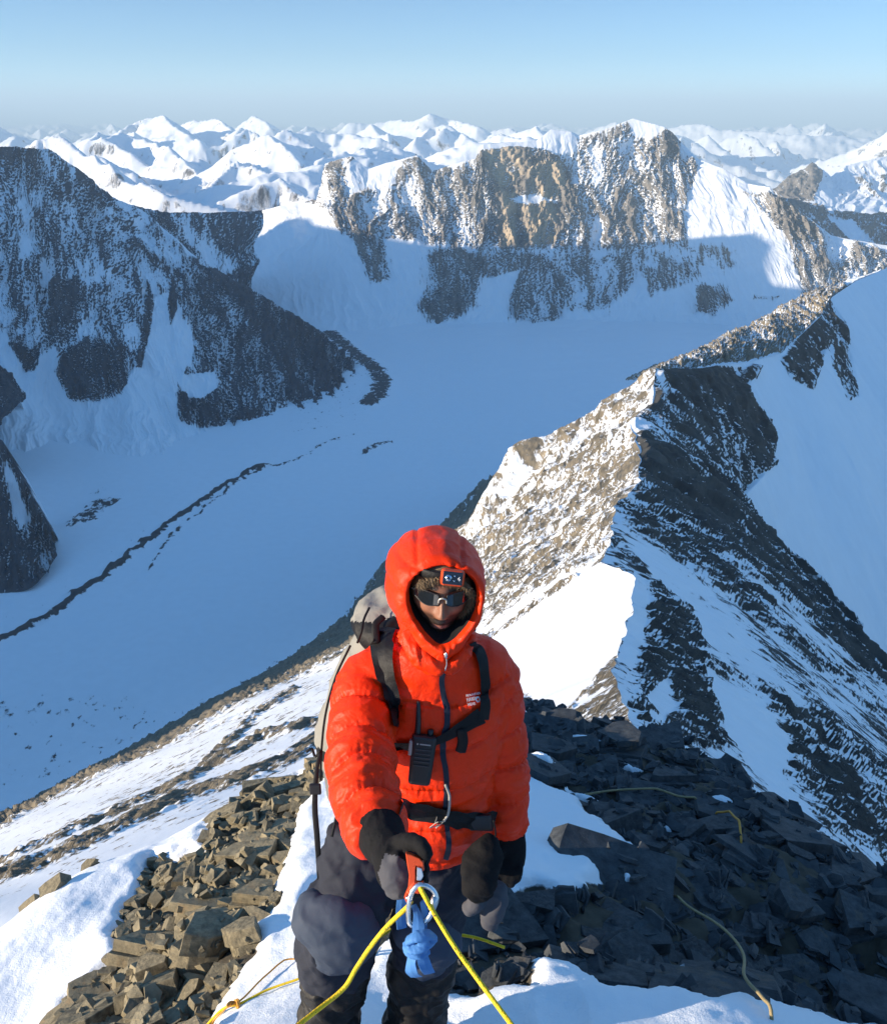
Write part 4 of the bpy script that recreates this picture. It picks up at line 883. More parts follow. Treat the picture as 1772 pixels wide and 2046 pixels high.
m_pgrey = cloth("grey_pack_fabric", (.16, .15, .14), .6, wr=20., wd=.006)
m_plast = plain("black_plastic", (.012, .012, .013), .4)
m_zip = cloth("dark_blue_zip", (.014, .02, .036), .45)
m_white = plain("white_print", (.8, .78, .78), .6)
m_silver = plain("brushed_alloy", (.72, .73, .75), .28, 1.0)
m_orange = plain("orange_anodised", (.75, .085, .02), .3, .35)

feet = PD(735, 2075, 2.80); CL = root("person", (feet[0], feet[1], float(gz(np.array(feet[0]), np.array(feet[1])))), "climber in a red hooded down jacket and navy trousers, reaching forward with one gloved hand", "person")
# joints
nR_ = [PD(733,1372,2.42), PD(724,1440,2.33), PD(722,1530,2.2), PD(734,1598,2.09), PD(752,1662,1.99)]           # the arm reaching out
nL_ = [np.array(q) for q in [(.10,2.06,-1.40), (.142,2.07,-1.53), (.160,2.05,-1.67), (.176,2.02,-1.79), (.188,2.0,-1.905)]]
kneeR, kneeL = PD(676,1852,2.55), PD(852,1862,2.66)
legR = [PD(735,1665,2.60), PD(712,1760,2.58), kneeR, PD(668,1945,2.66), PD(655,2062,2.80)]
legL = [PD(862,1665,2.62), PD(860,1760,2.64), kneeL, PD(842,1945,2.74), PD(828,2062,2.84)]
# head frame: x to the picture's right, y the way he looks, z up
hf = norm((.03, -1, .10)); hx = norm(np.cross(hf, (0, 0, 1))); hx = hx*(1 if hx[0] > 0 else -1); hu = np.cross(hx, hf); hu *= (1 if hu[2] > 0 else -1)
rl = rad(3.5); hx, hu = hx*math.cos(rl)-hu*math.sin(rl), hu*math.cos(rl)+hx*math.sin(rl)
HC = PD(884, 1197, 2.135) - hf*.097
def hd(p): p = np.asarray(p, float); return HC + p[..., 0:1]*hx + p[..., 1:2]*hf + p[..., 2:3]*hu
def to_hd(V): d = V-HC; return np.stack([d@hx, d@hf, d@hu], -1)

# body: one continuous figure under the clothes
th, ph = np.meshgrid(np.linspace(0, 2*math.pi, 120, endpoint=False), np.linspace(.015, math.pi-.015, 110))
q = np.stack([np.sin(ph)*np.sin(th), np.sin(ph)*np.cos(th), np.cos(ph)], -1)
x, y, z = q[..., 0]*.076, q[..., 1]*.098, np.where(q[..., 2] > 0, q[..., 2]*.098, q[..., 2]*.120)
low = sstep(-.02, -.115, z); x = x*(1-.30*low); y = y*(1-.06*low) + .012*low
G_ = lambda cx, cz, sx, sz: np.exp(-((x-cx)/sx)**2-((z-cz)/sz)**2)*(y > 0)
dy = .007*G_(0, .022, .05, .012) - .009*(G_(.032, .002, .018, .012)+G_(-.032, .002, .018, .012)) + .006*(G_(.042, -.035, .022, .02)+G_(-.042, -.035, .022, .02))
ridge_ = sstep(.012, -.004, z)*sstep(-.056, -.046, z); dy += ridge_*np.exp(-(x/(.009+.006*sstep(-.02, -.045, z)))**2)*(.008+.021*sstep(.01, -.044, z))*(y > 0)
dy += .006*(G_(.012, -.045, .007, .008)+G_(-.012, -.045, .007, .008)) + .009*G_(0, -.070, .026, .008) + .008*G_(0, -.087, .018, .006) - .005*G_(0, -.0805, .026, .0022) + .010*G_(0, -.108, .022, .014) - .004*G_(0, -.094, .02, .005)
head = (hd(np.stack([x, y+dy, z], -1).reshape(-1, 3)), [tuple(f) for f in grid_faces(110, 120, True)])
n_ = 120; head = (np.concatenate([head[0], head[0][:n_].mean(0)[None], head[0][-n_:].mean(0)[None]]), head[1]+[(110*n_, i, (i+1) % n_) for i in range(n_)]+[(110*n_+1, 109*n_+(i+1) % n_, 109*n_+i) for i in range(n_)])
ears = [ball_geo(hd(np.array([s*.080, -.005, -.01])), (.010, .018, .030), 12, 8) for s in (-1, 1)]
neckb = np.array([-.01, 2.03, -1.34])
spine = [hd(np.array([0, -.02, -.05])), hd(np.array([0, -.03, -.13])), neckb, np.array([-.02,2.05,-1.42]), np.array([-.03,2.05,-1.62]), np.array([-.035,2.03,-1.82]), np.array([-.04,2.03,-1.98])]
def limb(ch, r): return tube_geo(ch, r, n=16, sub=4)
bodyV, bodyF, _ = grow([head]+ears+[tube_geo(spine, [.055,.058,.075,.15,.14,.13,.12], [.055,.058,.07,.10,.10,.10,.10], n=24),
    limb(nR_+[PD(768,1690,1.92), PD(786,1738,1.86)], [.06,.052,.045,.04,.034,.032,.03]), limb(nL_+[np.array([.192,2.0,-1.96]), np.array([.194,1.99,-2.02])], [.06,.052,.045,.04,.033,.03,.022]),
    limb(legR, [.085,.08,.062,.05,.042]), limb(legL, [.085,.08,.062,.05,.042])], .0042, 2, .4)
hdl = to_hd(bodyV); face = sstep(-.16, -.13, hdl[:, 2])
ax_ = np.abs(hdl[:, 0]); zz_ = hdl[:, 2]
beard = np.clip(np.maximum.reduce([sstep(-.088, -.093, zz_), sstep(.018, .027, ax_)*sstep(-.054, -.064, zz_), sstep(.012, .008, np.abs(zz_+.0655+.25*np.clip(ax_-.015, 0, 1)))*sstep(.044, .034, ax_), sstep(-.030, -.055, zz_)*sstep(.046, .056, ax_), .85*sstep(-.034, -.050, zz_)*sstep(.012, .024, ax_)]), 0, 1)
lips = sstep(.010, .006, np.abs(hdl[:, 2]+.0815))*sstep(.026, .018, np.abs(hdl[:, 0]))*(hdl[:, 1] > .05)
brow = sstep(.007, .003, np.abs(hdl[:, 2]-.024+.06*(np.abs(hdl[:, 0])-.03)**2))*sstep(.01, .016, np.abs(hdl[:, 0]))*sstep(.055, .048, np.abs(hdl[:, 0]))*(hdl[:, 1] > .04)
t = NT("skin_and_beard"); n1 = t.noise(t.pos(), 180., 5., .6); n2 = t.noise(t.pos(), 420., 3., .6)
cs = t.mix(t.noise(t.pos(), 30., 4.), c3(.21, .085, .048), c3(.27, .115, .066)); cs = t.mix(t.attr('lips'), cs, c3(.30, .11, .085))
cs = t.mix(t.math('MULTIPLY', t.attr('beard'), t.ramp(n2, .2, .5, .75, 1.0)), cs, c3(.018, .011, .008))
m_skin = t.set(Base_Color=cs, Roughness=.5, Subsurface_Weight=.0, Specular_IOR_Level=.4, Normal=t.bump(n1, .0012, .6))
part("body", bodyV, bodyF, m_skin, CL, attrs=dict(beard=np.maximum(beard, brow)*face, lips=lips))

# jacket
torso = tube_geo([(-.012,2.03,-1.27), (-.018,2.035,-1.32), (-.028,2.05,-1.40), (-.032,2.045,-1.52), (-.036,2.03,-1.64), (-.040,2.02,-1.735), (-.042,2.015,-1.81), (-.042,2.02,-1.885), (-.042,2.03,-1.905)],
    [.085,.155,.205,.213,.200,.186,.200,.190,.15], [.085,.11,.15,.17,.180,.168,.182,.172,.13], n=40, sub=4)
sleeveR = tube_geo([PD(775,1350,2.42)]+nR_+[PD(757,1680,1.96)], [.085,.090,.086,.083,.076,.067,.052], n=24)
sleeveL = tube_geo([np.array([.04,2.05,-1.37])]+nL_+[np.array([.190,2.0,-1.925])], [.085,.088,.080,.078,.070,.062,.05], n=24)
jV, jF, jN = grow([torso, sleeveR, sleeveL], .0044, 8)
dR, aR = chain_near(jV, nR_); dL, aL = chain_near(jV, nL_); dT = np.linalg.norm((jV-[-.035,2.03,0])[:, :2], axis=1)
wR = sstep(.125, .095, dR)*sstep(0, .07, aR); wL = sstep(.12, .09, dL)*sstep(0, .05, aL); wT = np.clip(1-wR-wL, 0, 1)
def baffle(a, L): return np.abs(np.sin(math.pi*a/L))**.45
d = wR*.016*(baffle(aR+.012*fbm(jV*6, 2)+.02, .112)-.75) + wL*.014*(baffle(aL+.012*fbm(jV*6, 2)+.02, .11)-.75) + wT*.010*(baffle(jV[:, 2]+.02*fbm(jV*4, 2)+.03, .125)-.75)
fR = folds(jV, nR_[4]-nR_[0], 20, 7, 3.); fL = folds(jV, nL_[4]-nL_[0], 20, 6, 8.); fT = folds(jV, (.25, 0, 1), 11, 5, 5.)
seam = lambda a, L: 1-baffle(a, L)
fold2 = lambda f: np.clip(f-.35, -.6, .4)
d += wR*(.015*fold2(fR)*(.35+.65*sstep(.12, .32, aR))) + wL*.014*fold2(fL) + wT*.010*fold2(fT)*(.5+.5*sstep(-1.55, -1.7, jV[:, 2]))
d += .0022*fbm(jV*24, 3)*(1+sstep(.03, .0, np.abs(jV[:, 2]+1.735))*wT)
belt = sstep(.035, .012, np.abs(jV[:, 2]-(-1.735+.03*(jV[:, 0]))))*wT; d -= .010*belt
jV = jV + jN*d[:, None]
# little gathers where the quilting seams pull the cloth in
for a, L, ch, w in ((aR+.012*fbm(jV*6, 2)+.02, .112, nR_, wR), (aL+.012*fbm(jV*6, 2)+.02, .11, nL_, wL), (jV[:, 2]+.02*fbm(jV*4, 2)+.03, .125, [np.zeros(3), np.array([0, 0, 1.])], wT)):
    ax = norm(np.asarray(ch[-1])-np.asarray(ch[0])); near = np.exp(-((np.abs(((a/L)+.5) % 1-.5)*L)/.022)**2)
    q = jV*62; q = q - ax[None]*((q@ax)*.86)[:, None]
    jV = jV + jN*(w*(near*.0050*(ridged(q+3, 2)-.45) - .0045*np.exp(-((np.abs(((a/L)+.5) % 1-.5)*L)/.0055)**2)))[:, None]
JK = part("jacket", jV, jF, m_red, CL)
# hood: lining, rim, padded shell
prof = [(-.03,.0,.074,.088,-.09), (.040,.0,.079,.068,-.105), (.078,.002,.084,.072,-.118), (.094,.003,.092,.079,-.130), (.088,.001,.101,.089,-.150), (.050,-.010,.112,.101,-.178), (-.005,-.016,.122,.112,-.197), (-.065,-.018,.124,.116,-.200), (-.12,-.016,.114,.106,-.19), (-.165,-.014,.083,.075,-.15), (-.185,-.012,.03,.02,-.06)]
nt = 120; th = np.linspace(0, 2*math.pi, nt, endpoint=False); rows = []
for k, (yy, cx, w, zt, zb) in enumerate(prof):
    c, s = np.cos(th), np.sin(th); lowr = np.clip(-s, 0, 1)
    xx = cx + w*c*(1-.34*lowr**2.2) + .004*lowr; zz = np.where(s > 0, zt*np.abs(s)**.92*np.sign(s), zb*np.abs(s)**.95)
    yv = yy + (.030*lowr**2 - .018*np.clip(s, 0, 1)**2)*(1 if k < 8 else .3) - .022*np.clip(-c, 0, 1)**2*(.6 if 1 < k < 7 else 0)
    rows.append(np.stack([xx, yv, zz], -1))
R_ = np.array(rows); tk = np.concatenate([[0], np.cumsum(np.linalg.norm(np.diff(R_, axis=0), axis=-1).mean(1))]); tt = np.linspace(0, tk[-1], 130)
Hd = herm(R_, tk, tt); Hn = np.cross(np.roll(Hd, -1, 1)-np.roll(Hd, 1, 1), np.gradient(Hd, axis=0)); Hn /= np.linalg.norm(Hn, axis=-1)[..., None]+1e-9
out_ = np.sign((Hn*(Hd-[0, -.05, 0])).sum(-1)[100].mean()); Hn *= out_
kk = np.interp(tt, tk, np.arange(len(prof)))[:, None]; shell = sstep(3.2, 4.6, kk)
sm_ = lambda a, L: np.abs(np.sin(math.pi*a/L))**.5
pts_ = Hd.reshape(-1, 3); fo = (ridged(pts_*[9, 9, 18]+4, 2).reshape(Hd.shape[:2]) - .42)
bf = sm_(Hd[..., 2]+.012*np.cos(3*th)[None]+.012, .088)
# two seams running back over the crown
crown = np.minimum(np.abs(Hd[..., 0]+.005-.052), np.abs(Hd[..., 0]+.022+.045)); sc_w = sstep(.05, .09, Hd[..., 2])
dH = shell*(.012*(bf-.75)*(1-sc_w*.7) + .005*fo + .002*fbm(pts_*20, 3).reshape(fo.shape) - .006*sc_w*sstep(.008, 0, crown)) + (1-shell)*.0025*fbm(pts_*40, 3).reshape(fo.shape)
rimp = sstep(1.8, 2.6, kk)*sstep(4.2, 3.2, kk); dH += rimp*(.0014*np.sin(th*17+3*np.sin(th*5))[None] + .002*fo)
Hd = Hd + Hn*dH[..., None]
hV = hd(Hd.reshape(-1, 3)); hF = grid_faces(130, nt, True); ki = np.repeat(np.interp((tt[:-1]+tt[1:])/2, tk, np.arange(len(prof))), nt)
part("hood", hV, hF, [m_red, m_lining], JK, mat_idx=(ki < 1.9).astype(int))
# collar front with the raised zip flap
cV, cF, cN = grow([tube_geo([hd(np.array(p)) for p in [(-.078,.05,-.115),(-.055,.088,-.150),(-.018,.108,-.172),(.010,.112,-.178)]], [.020,.026,.026,.018], n=16), tube_geo([hd(np.array(p)) for p in [(.074,.05,-.115),(.060,.085,-.150),(.034,.104,-.176),(.014,.110,-.184)]], [.017,.021,.020,.014], n=16),
   tube_geo([hd(np.array(p)) for p in [(.006,.112,-.172),(.004,.118,-.145),(.007,.114,-.122)]], [.016,.012,.006], [.010,.008,.004], n=12)], .004, 3)
cV = cV + cN*(.006*(folds(cV, (1, 0, .3), 30, 18, 2.)-.42) + .003*fbm(cV*40, 3))[:, None]
part("collar", cV, cF, m_red, JK)
from mathutils.bvhtree import BVHTree
JB = BVHTree.FromPolygons([Vector(p) for p in np.concatenate([jV, hV, cV])], [tuple(map(int, f)) for f in np.concatenate([jF, hF+len(jV), cF+len(jV)+len(hV)])])
JT = BVHTree.FromPolygons([Vector(p) for p in jV], [tuple(map(int, f)) for f in jF])
def on(u, v, off=.004, tree=None):
    d = Vector(norm(PD(u, v, 1))); h = (tree or JT).ray_cast(Vector((0, 0, 0)), d)
    if h[0] is None: return None, None
    n = h[1] if h[1].dot(d) < 0 else -h[1]
    return np.array(h[0]+n*off), np.array(n)
def strap(name, px, wid, mat, rt, off=.005, thick=.003, tree=None, twist=0., nseg=14, label=None):
    """webbing laid over the jacket along a traced line (width in photo px)"""
    px = np.array(px, float); tk = np.concatenate([[0], np.cumsum(np.linalg.norm(np.diff(px, axis=0), axis=1))]); t = np.linspace(0, tk[-1], nseg*(len(px)-1))
    c = herm(px, tk, t); w = np.interp(t, tk, np.broadcast_to(wid, (len(px),))); g = np.gradient(c, axis=0); g /= np.linalg.norm(g, axis=1)[:, None]; nn = np.stack([-g[:, 1], g[:, 0]], -1)
    rows, last = [], None
    for k in range(len(c)):
        r = []
        for s in (-1, -.33, .33, 1):
            p, n = on(*(c[k]+nn[k]*w[k]*.5*s), off, tree)
            r.append(None if p is None else p)
        ok = [q for q in r if q is not None]
        if not ok: continue
        dep = np.median([pix(q)[2] for q in ok]); r = [q if q is not None and abs(pix(q)[2]-dep) < .05 else PD(*(c[k]+nn[k]*w[k]*.5*s), dep) for q, s in zip(r, (-1, -.33, .33, 1))]
        rows.append(r)
    A = np.array(rows); A = (A+np.roll(A, 1, 0)+np.roll(A, -1, 0))/3 if False else A
    for _ in range(3): A[1:-1] = A[1:-1]*.5 + (A[:-2]+A[2:])*.25
    vd = np.array([norm(-a.mean(0)) for a in A])[:, None]
    top = A + vd*thick*.5; bot = A - vd*thick*1.5; n = len(A)
    ring = np.concatenate([top, bot[:, ::-1]], 1); V = ring.reshape(-1, 3); F = [tuple(f) for f in grid_faces(n, 8, True)] + [tuple(range(8))[::-1], tuple(range((n-1)*8, n*8))]
    return part(name, V, F, mat, rt, smooth=False, label=label)
zip_px = [(886,1338),(882,1360),(886,1390),(893,1420),(893,1445),(886,1468),(884,1500),(890,1540),(892,1580),(890,1620),(893,1655),(896,1690),(890,1716)]
strap("zip", zip_px, 11, m_zip, JK, .004, .002)
o_, n_z = on(888, 1308, .006, JB)
if o_ is not None:
    V, F = join_geo([ball_geo(o_, (.005, .004, .009), 10, 8), tube_geo([o_, o_+[.002, -.004, -.02], o_+[-.002, -.005, -.038]], [.0014, .0014, .0022], n=8)])
    part("zip_pull", V, F, m_silver, JK)
# chest print: three lines of letters and a round nut emblem
def text_mesh(s, size, loc, xa, ya, name, rt, mat, depth=.0003):
    cu = bpy.data.curves.new(name, 'FONT'); cu.body = s; cu.size = size; cu.extrude = depth; cu.resolution_u = 3
    o = bpy.data.objects.new("tmp", cu); COL.objects.link(o); me = bpy.data.meshes.new_from_object(o.evaluated_get(bpy.context.evaluated_depsgraph_get())); bpy.data.objects.remove(o)
    co = np.array([v.co[:] for v in me.vertices]); F = [tuple(p.vertices) for p in me.polygons]; bpy.data.meshes.remove(me)
    za = np.cross(xa, ya); V = np.asarray(loc) + co[:, :1]*xa + co[:, 1:2]*ya + co[:, 2:3]*za
    return V, F
a_, _ = on(930, 1392, .006); b_, _ = on(958, 1389, .006); c_, _ = on(932, 1414, .006)
if a_ is not None and b_ is not None and c_ is not None:
    xa = norm(b_-a_); ya = norm(a_-c_); ya = norm(ya - xa*(ya@xa)); o2 = a_ + norm(-a_)*.006
    L1, L2, L3 = [text_mesh(s, z_, o2+ya*y_, xa*k_, ya, "t", None, None) for s, z_, y_, k_ in (("MOUNTAIN", .0088, 0, 1.0), ("HARD", .0135, -.0125, .80), ("WEAR", .0115, -.0245, .80))]
    ring = []; cen = o2 + xa*.036 - ya*.012; hexa = [(cen + xa*r*math.cos(a) + ya*r*math.sin(a)) for a, r in [(k*math.pi/3, .0088) for k in range(6)] + [(k*math.pi/3, .0038) for k in range(6)]]
    HF = [(k, (k+1) % 6, 6+(k+1) % 6, 6+k) for k in range(6)]
    V, F = join_geo([L1, L2, L3, (np.array(hexa), HF)])
    part("logo", V, F, m_white, JK, smooth=False)

# trousers, knee panels, gaiters, boots
tV, tF, tN = grow([tube_geo([np.array([-.04,2.03,-1.80]), np.array([-.04,2.03,-1.93]), np.array([-.045,2.03,-2.08])], [.165,.175,.15], [.135,.14,.12], n=32), tube_geo(legR[:3]+[PD(668,1925,2.64)], [.118,.122,.112,.108], n=24), tube_geo(legL[:3]+[PD(846,1905,2.70)], [.112,.112,.100,.094], n=24)], .0075, 4)
tV = tV + tN*(.022*(folds(tV, (.6, .2, .7), 10, 4, 31.)-.42) + .010*(folds(tV, (-.5, .2, .8), 19, 7, 12.)-.42) + .0025*fbm(tV*16, 3))[:, None]
TR = part("trousers", tV, tF, m_navy, CL)
for nm, kc, u, v, w, h, dp in (("knee_panel", kneeR, 674, 1866, 84, 80, 2.415), ("knee_panel", kneeL, 852, 1880, 64, 66, 2.535)):
    kV, kF, kN = grow([ball_geo(PD(u-8, v-22, dp+.05), (w*dp/FPX*1.0, .07, h*dp/FPX*.72)), ball_geo(PD(u+10, v+4, dp+.06), (w*dp/FPX*.95, .075, h*dp/FPX*.80)), ball_geo(PD(u+2, v+34, dp+.08), (w*dp/FPX*.70, .06, h*dp/FPX*.70)), ball_geo(PD(u-w*.55, v-38, dp+.07), (w*dp/FPX*.5, .07, h*dp/FPX*.55))], .006, 6)
    kV = kV + kN*(.012*(folds(kV, (.7, 0, .7), 11, 4, u*.1)-.42) + .0015*fbm(kV*20, 3))[:, None]
    part(nm, kV, kF, m_knee, TR)
for lg, sd, cw in ((legR, 3., .100), (legL, 9., .098)):
    a, b, c = lg[2], lg[3], lg[4]; top = a*.35+b*.65
    gV, gF, gN = grow([tube_geo([a*.5+b*.5, top, b, b*.5+c*.5, c, c+[0, -.02, -.06]], [cw*.90, cw*.98, cw*1.02, cw*.86, cw*1.0, cw*1.05], [cw*.85, cw*.9, cw*.95, cw*.85, cw*1.05, cw*1.2], n=28)], .006, 3)
    gV = gV + gN*(.017*(folds(gV, (.15, 0, 1), 15, 5, sd)-.40) + .012*(folds(gV, (1, .3, .2), 13, 4, sd+4)-.42) + .002*fbm(gV*24, 3))[:, None]
    part("gaiter", gV, gF, m_gaiter, CL)
    f0 = c + np.array([0, -.03, -.09]); gzf = float(gz(np.array(f0[0]), np.array(f0[1]))); f0[2] = min(f0[2], gzf+.07)
    bV, bF, bN = grow([tube_geo([f0+[0, .10, .0], f0+[0, 0, .01], f0+[-.01, -.10, -.012], f0+[-.015, -.19, -.03]], [.050,.056,.058,.045], [.055,.060,.050,.032], n=20), tube_geo([c, f0+[0, .04, 0]], [.06, .06], n=16)], .006, 3)
    BT = part("boot", bV, bF, m_gaiter, CL)
    w_ = tube_geo([f0+[-.062, -.055, .03], f0+[-.04, -.085, .062], f0+[0, -.09, .068], f0+[.045, -.08, .055], f0+[.062, -.05, .02]], .011, .004, n=8, side=(0, 1, 0))
    part("boot_strap", *w_, m_orange, BT)

# gloves with the hands in them
def hand(geos, vox, grey=None, sd=1., amp=.0026):
    V, F, N = grow(geos, vox, 5); V = V + N*(amp*(folds(V, (.3, .2, 1), 42, 24, sd)-.42))[:, None]
    mi = np.zeros(len(F), int)
    if grey is not None:
        u, v, dp = pix(V[F].mean(1)); mi = (poly_sd(u, v, grey) > 0).astype(int)*((V[F].mean(1)@np.array([0, cP, -sP])) < 1.92)
    return V, F, mi
gl = [tube_geo([PD(748,1634,2.02), PD(758,1660,1.98), PD(770,1688,1.93), PD(780,1706,1.90)], [.050,.056,.050,.042], n=20),
      tube_geo([PD(778,1700,1.90), PD(786,1722,1.865), PD(794,1752,1.85), PD(800,1782,1.855)], [.040,.043,.042,.030], [.036,.040,.038,.028], n=20)]
for k, v in enumerate((1712, 1735, 1757, 1777)):
    gl.append(tube_geo([PD(782,v,1.855), PD(800,v+3,1.83), PD(818,v+4,1.862), PD(838,v+4,1.885), PD(850-2*k,v+3,1.862), PD(849-3*k,v+1,1.838)], [.015,.016,.0145,.0135,.012,.010], n=12))
gl.append(tube_geo([PD(790,1694,1.89), PD(812,1682,1.85), PD(838,1688,1.818), PD(851,1704,1.806), PD(853,1716,1.806)], [.022,.019,.0175,.016,.012], n=14))
V, F, mi = hand(gl, .0042, [(768,1706),(800,1712),(816,1730),(818,1800),(770,1800),(755,1745)], 2.)
GR = part("glove", V, F, [m_gblack, m_ggrey], CL, mat_idx=mi)
lh = [tube_geo([(.188,2.0,-1.88), (.189,1.998,-1.925), PD(1021,1678,2.60)], [.054,.050,.044], n=18), tube_geo([PD(1021,1668,2.60), PD(1021,1700,2.60), PD(1021,1730,2.595)], [.042,.045,.042], [.026,.028,.024], n=18)]
for k in range(4):
    u0 = 1003+11.5*k; ln = (34, 42, 44, 34)[k]
    lh.append(tube_geo([PD(u0,1722,2.595), PD(u0-1,1722+ln*.5,2.575), PD(u0-4,1722+ln*.9,2.58), PD(u0-5,1722+ln*1.1,2.595)], [.0145,.0140,.013,.010], n=10))
lh.append(tube_geo([PD(1004,1694,2.59), PD(992,1716,2.565), PD(989,1738,2.55), PD(991,1750,2.55)], [.020,.018,.015,.011], n=10))
V, F, mi = hand(lh, .0045, None, 5.); part("glove", V, F, m_gblack, CL)

# fur hat under the hood
def strands(centres, dirs, L, w, mat_n, spread, seed):
    r = np.random.default_rng(seed); c = np.asarray(centres); n = len(c); d = np.asarray(dirs) + r.normal(0, spread, (n, 3)); d /= np.linalg.norm(d, axis=1)[:, None]
    L = L*r.uniform(.6, 1.3, n)[:, None]; sd = np.cross(d, r.normal(0, 1, (n, 3))); sd /= np.linalg.norm(sd, axis=1)[:, None]
    cu = r.normal(0, .25, (n, 3)); p1 = c + d*L*.5 + cu*L*.2; p2 = c + d*L + cu*L*.7
    V = np.stack([c-sd*w, c+sd*w, p1+sd*w*.7, p1-sd*w*.7, p2], 1).reshape(-1, 3); b = np.arange(n)*5
    F = np.concatenate([np.stack([b, b+1, b+2], -1), np.stack([b, b+2, b+3], -1), np.stack([b+3, b+2, b+4], -1)])
    return V, F
rf = np.random.default_rng(5); C_, D_ = [], []
for k in range(3600):
    s = rf.random(); a = rad(148 - s*196)                        # round the brow and down the side of the face
    ex, ez = .073*math.cos(a), .072*math.sin(a)-.004
    wdt = rf.normal(0, .007)
    p = np.array([ex*(1+wdt*4), .064 + .030*max(0, math.sin(a))**1 + rf.normal(0, .006) - .02*max(0, -math.sin(a)), ez*(1+wdt*4) - .012*max(0, math.sin(a))])
    dr = np.array([-.35*math.cos(a) + .1, .55, -.75*max(.15, math.sin(a)) - .2]); C_.append(p); D_.append(dr)
fV, fF = strands(C_, D_, .017, .0006, None, .38, 3)
t = NT("brown_fur"); n1 = t.noise(t.pos(), 90., 3., .5)
m_fur = t.set(Base_Color=t.mix(n1, c3(.05, .030, .017), c3(.34, .24, .14)), Roughness=.6, Specular_IOR_Level=.2)
cap = ball_geo((0, 0, 0), (.080, .097, .092)); cap = (hd(np.stack([cap[0][:, 0], np.minimum(cap[0][:, 1], .088+0*cap[0][:, 1]), np.maximum(cap[0][:, 2], .043)], -1) + [0, .004, .006]), cap[1])
HAT = part("fur_hat", *cap, m_fur, CL)
part("fur", hd(fV), fF, m_fur, HAT, smooth=False)
# ------------------------------------------------------------------ what he wears and holds: each a thing of its own
def box_geo(c, ax, half, bev=.15, taper=1.0, seg=2):
    """bevelled box in its own axes (x, y up, z out); taper narrows the bottom"""
    bm = bmesh.new(); bmesh.ops.create_cube(bm, size=2.0)
    for v in bm.verts:
        k = taper if v.co.y < 0 else 1.0; v.co = Vector((v.co.x*half[0]*k, v.co.y*half[1], v.co.z*half[2]*k))
    bmesh.ops.bevel(bm, geom=bm.edges[:], offset=min(half)*bev*2, offset_type='OFFSET', segments=seg, profile=.5, affect='EDGES', clamp_overlap=True)
    V = np.array([v.co[:] for v in bm.verts]); bm.verts.index_update(); F = [tuple(v.index for v in f.verts) for f in bm.faces]; bm.free()
    A = np.array(ax); return np.asarray(c) + V@A, F
def prism_geo(pts, back):
    """closed outline (3-D points) given thickness along a vector"""
    a = np.array(pts); n = len(a); V = np.concatenate([a, a+np.asarray(back)])
    return V, [tuple(range(n)), tuple(range(2*n-1, n-1, -1))] + [(k, n+k, n+(k+1) % n, (k+1) % n) for k in range(n)]
def bevel_obj(o, w):
    m = o.modifiers.new("b", 'BEVEL'); m.width = w; m.segments = 2; m.limit_method = 'ANGLE'; return o
VIEW = np.array([0, cP, -sP])

# sunglasses
SG = root("sunglasses", hd(np.array([0, .10, 0])), "dark wraparound sunglasses with a pale frame on the climber's face", "sunglasses")
t = NT("dark_lens"); m_lens = t.set(Base_Color=c3(.006, .007, .009), Roughness=.05, Specular_IOR_Level=.9, Coat_Weight=.6, Coat_Roughness=.03)
m_frame = plain("pale_frame", (.42, .38, .33), .3, .3)
def lens_pt(s, a, b):
    """a 0..1 from nose to temple, b -1..1 up"""
    an = rad(7 + 50*a); hgt = .0180*(1-.42*a**2)*(1-.30*(1-a)**3)
    return np.array([s*.080*math.sin(an)*1.0, .026 + .083*math.cos(an), .001 + hgt*b*(1 if b > 0 else .95+.30*math.sin(math.pi*min(1, a*1.1))) + .007*a])
for s in (-1, 1):
    A = np.array([[lens_pt(s, i/11, j/4-1) for i in range(12)] for j in range(9)])
    rim = np.array([lens_pt(s, i/11, 1) for i in range(12)] + [lens_pt(s, 1, 1-j/4) for j in range(1, 9)] + [lens_pt(s, 1-i/11, -1) for i in range(1, 12)] + [lens_pt(s, 0, -1+j/4) for j in range(1, 8)])
    A2 = A - np.array([0, .003, 0]); V, F = join_geo([(A.reshape(-1, 3), [tuple(f) for f in grid_faces(9, 12)]), (A2.reshape(-1, 3), [tuple(f)[::-1] for f in grid_faces(9, 12)])])
    part("lens", hd(V), F, m_lens, SG)
    V, F = tube_geo(np.concatenate([rim, rim[:2]]), .0013, n=6, sub=1, side=(0, 1, 0)); part("rim", hd(V), F, m_plast, SG)
    V, F = tube_geo([lens_pt(s, 1, .5), np.array([s*.079, .055, .010]), np.array([s*.083, .0, .008])], .0022, .004, n=8, side=(0, 0, 1)); part("temple", hd(V), F, m_plast, SG)
V, F = tube_geo([lens_pt(-1, 0, -.6), lens_pt(-1, 0, .2)+[0.002, .001, 0], np.array([0, .1125, .008]), lens_pt(1, 0, .2)-[0.002, -.001, 0], lens_pt(1, 0, -.6)], .0023, n=8, side=(0, 1, 0)); part("bridge", hd(V), F, m_frame, SG)

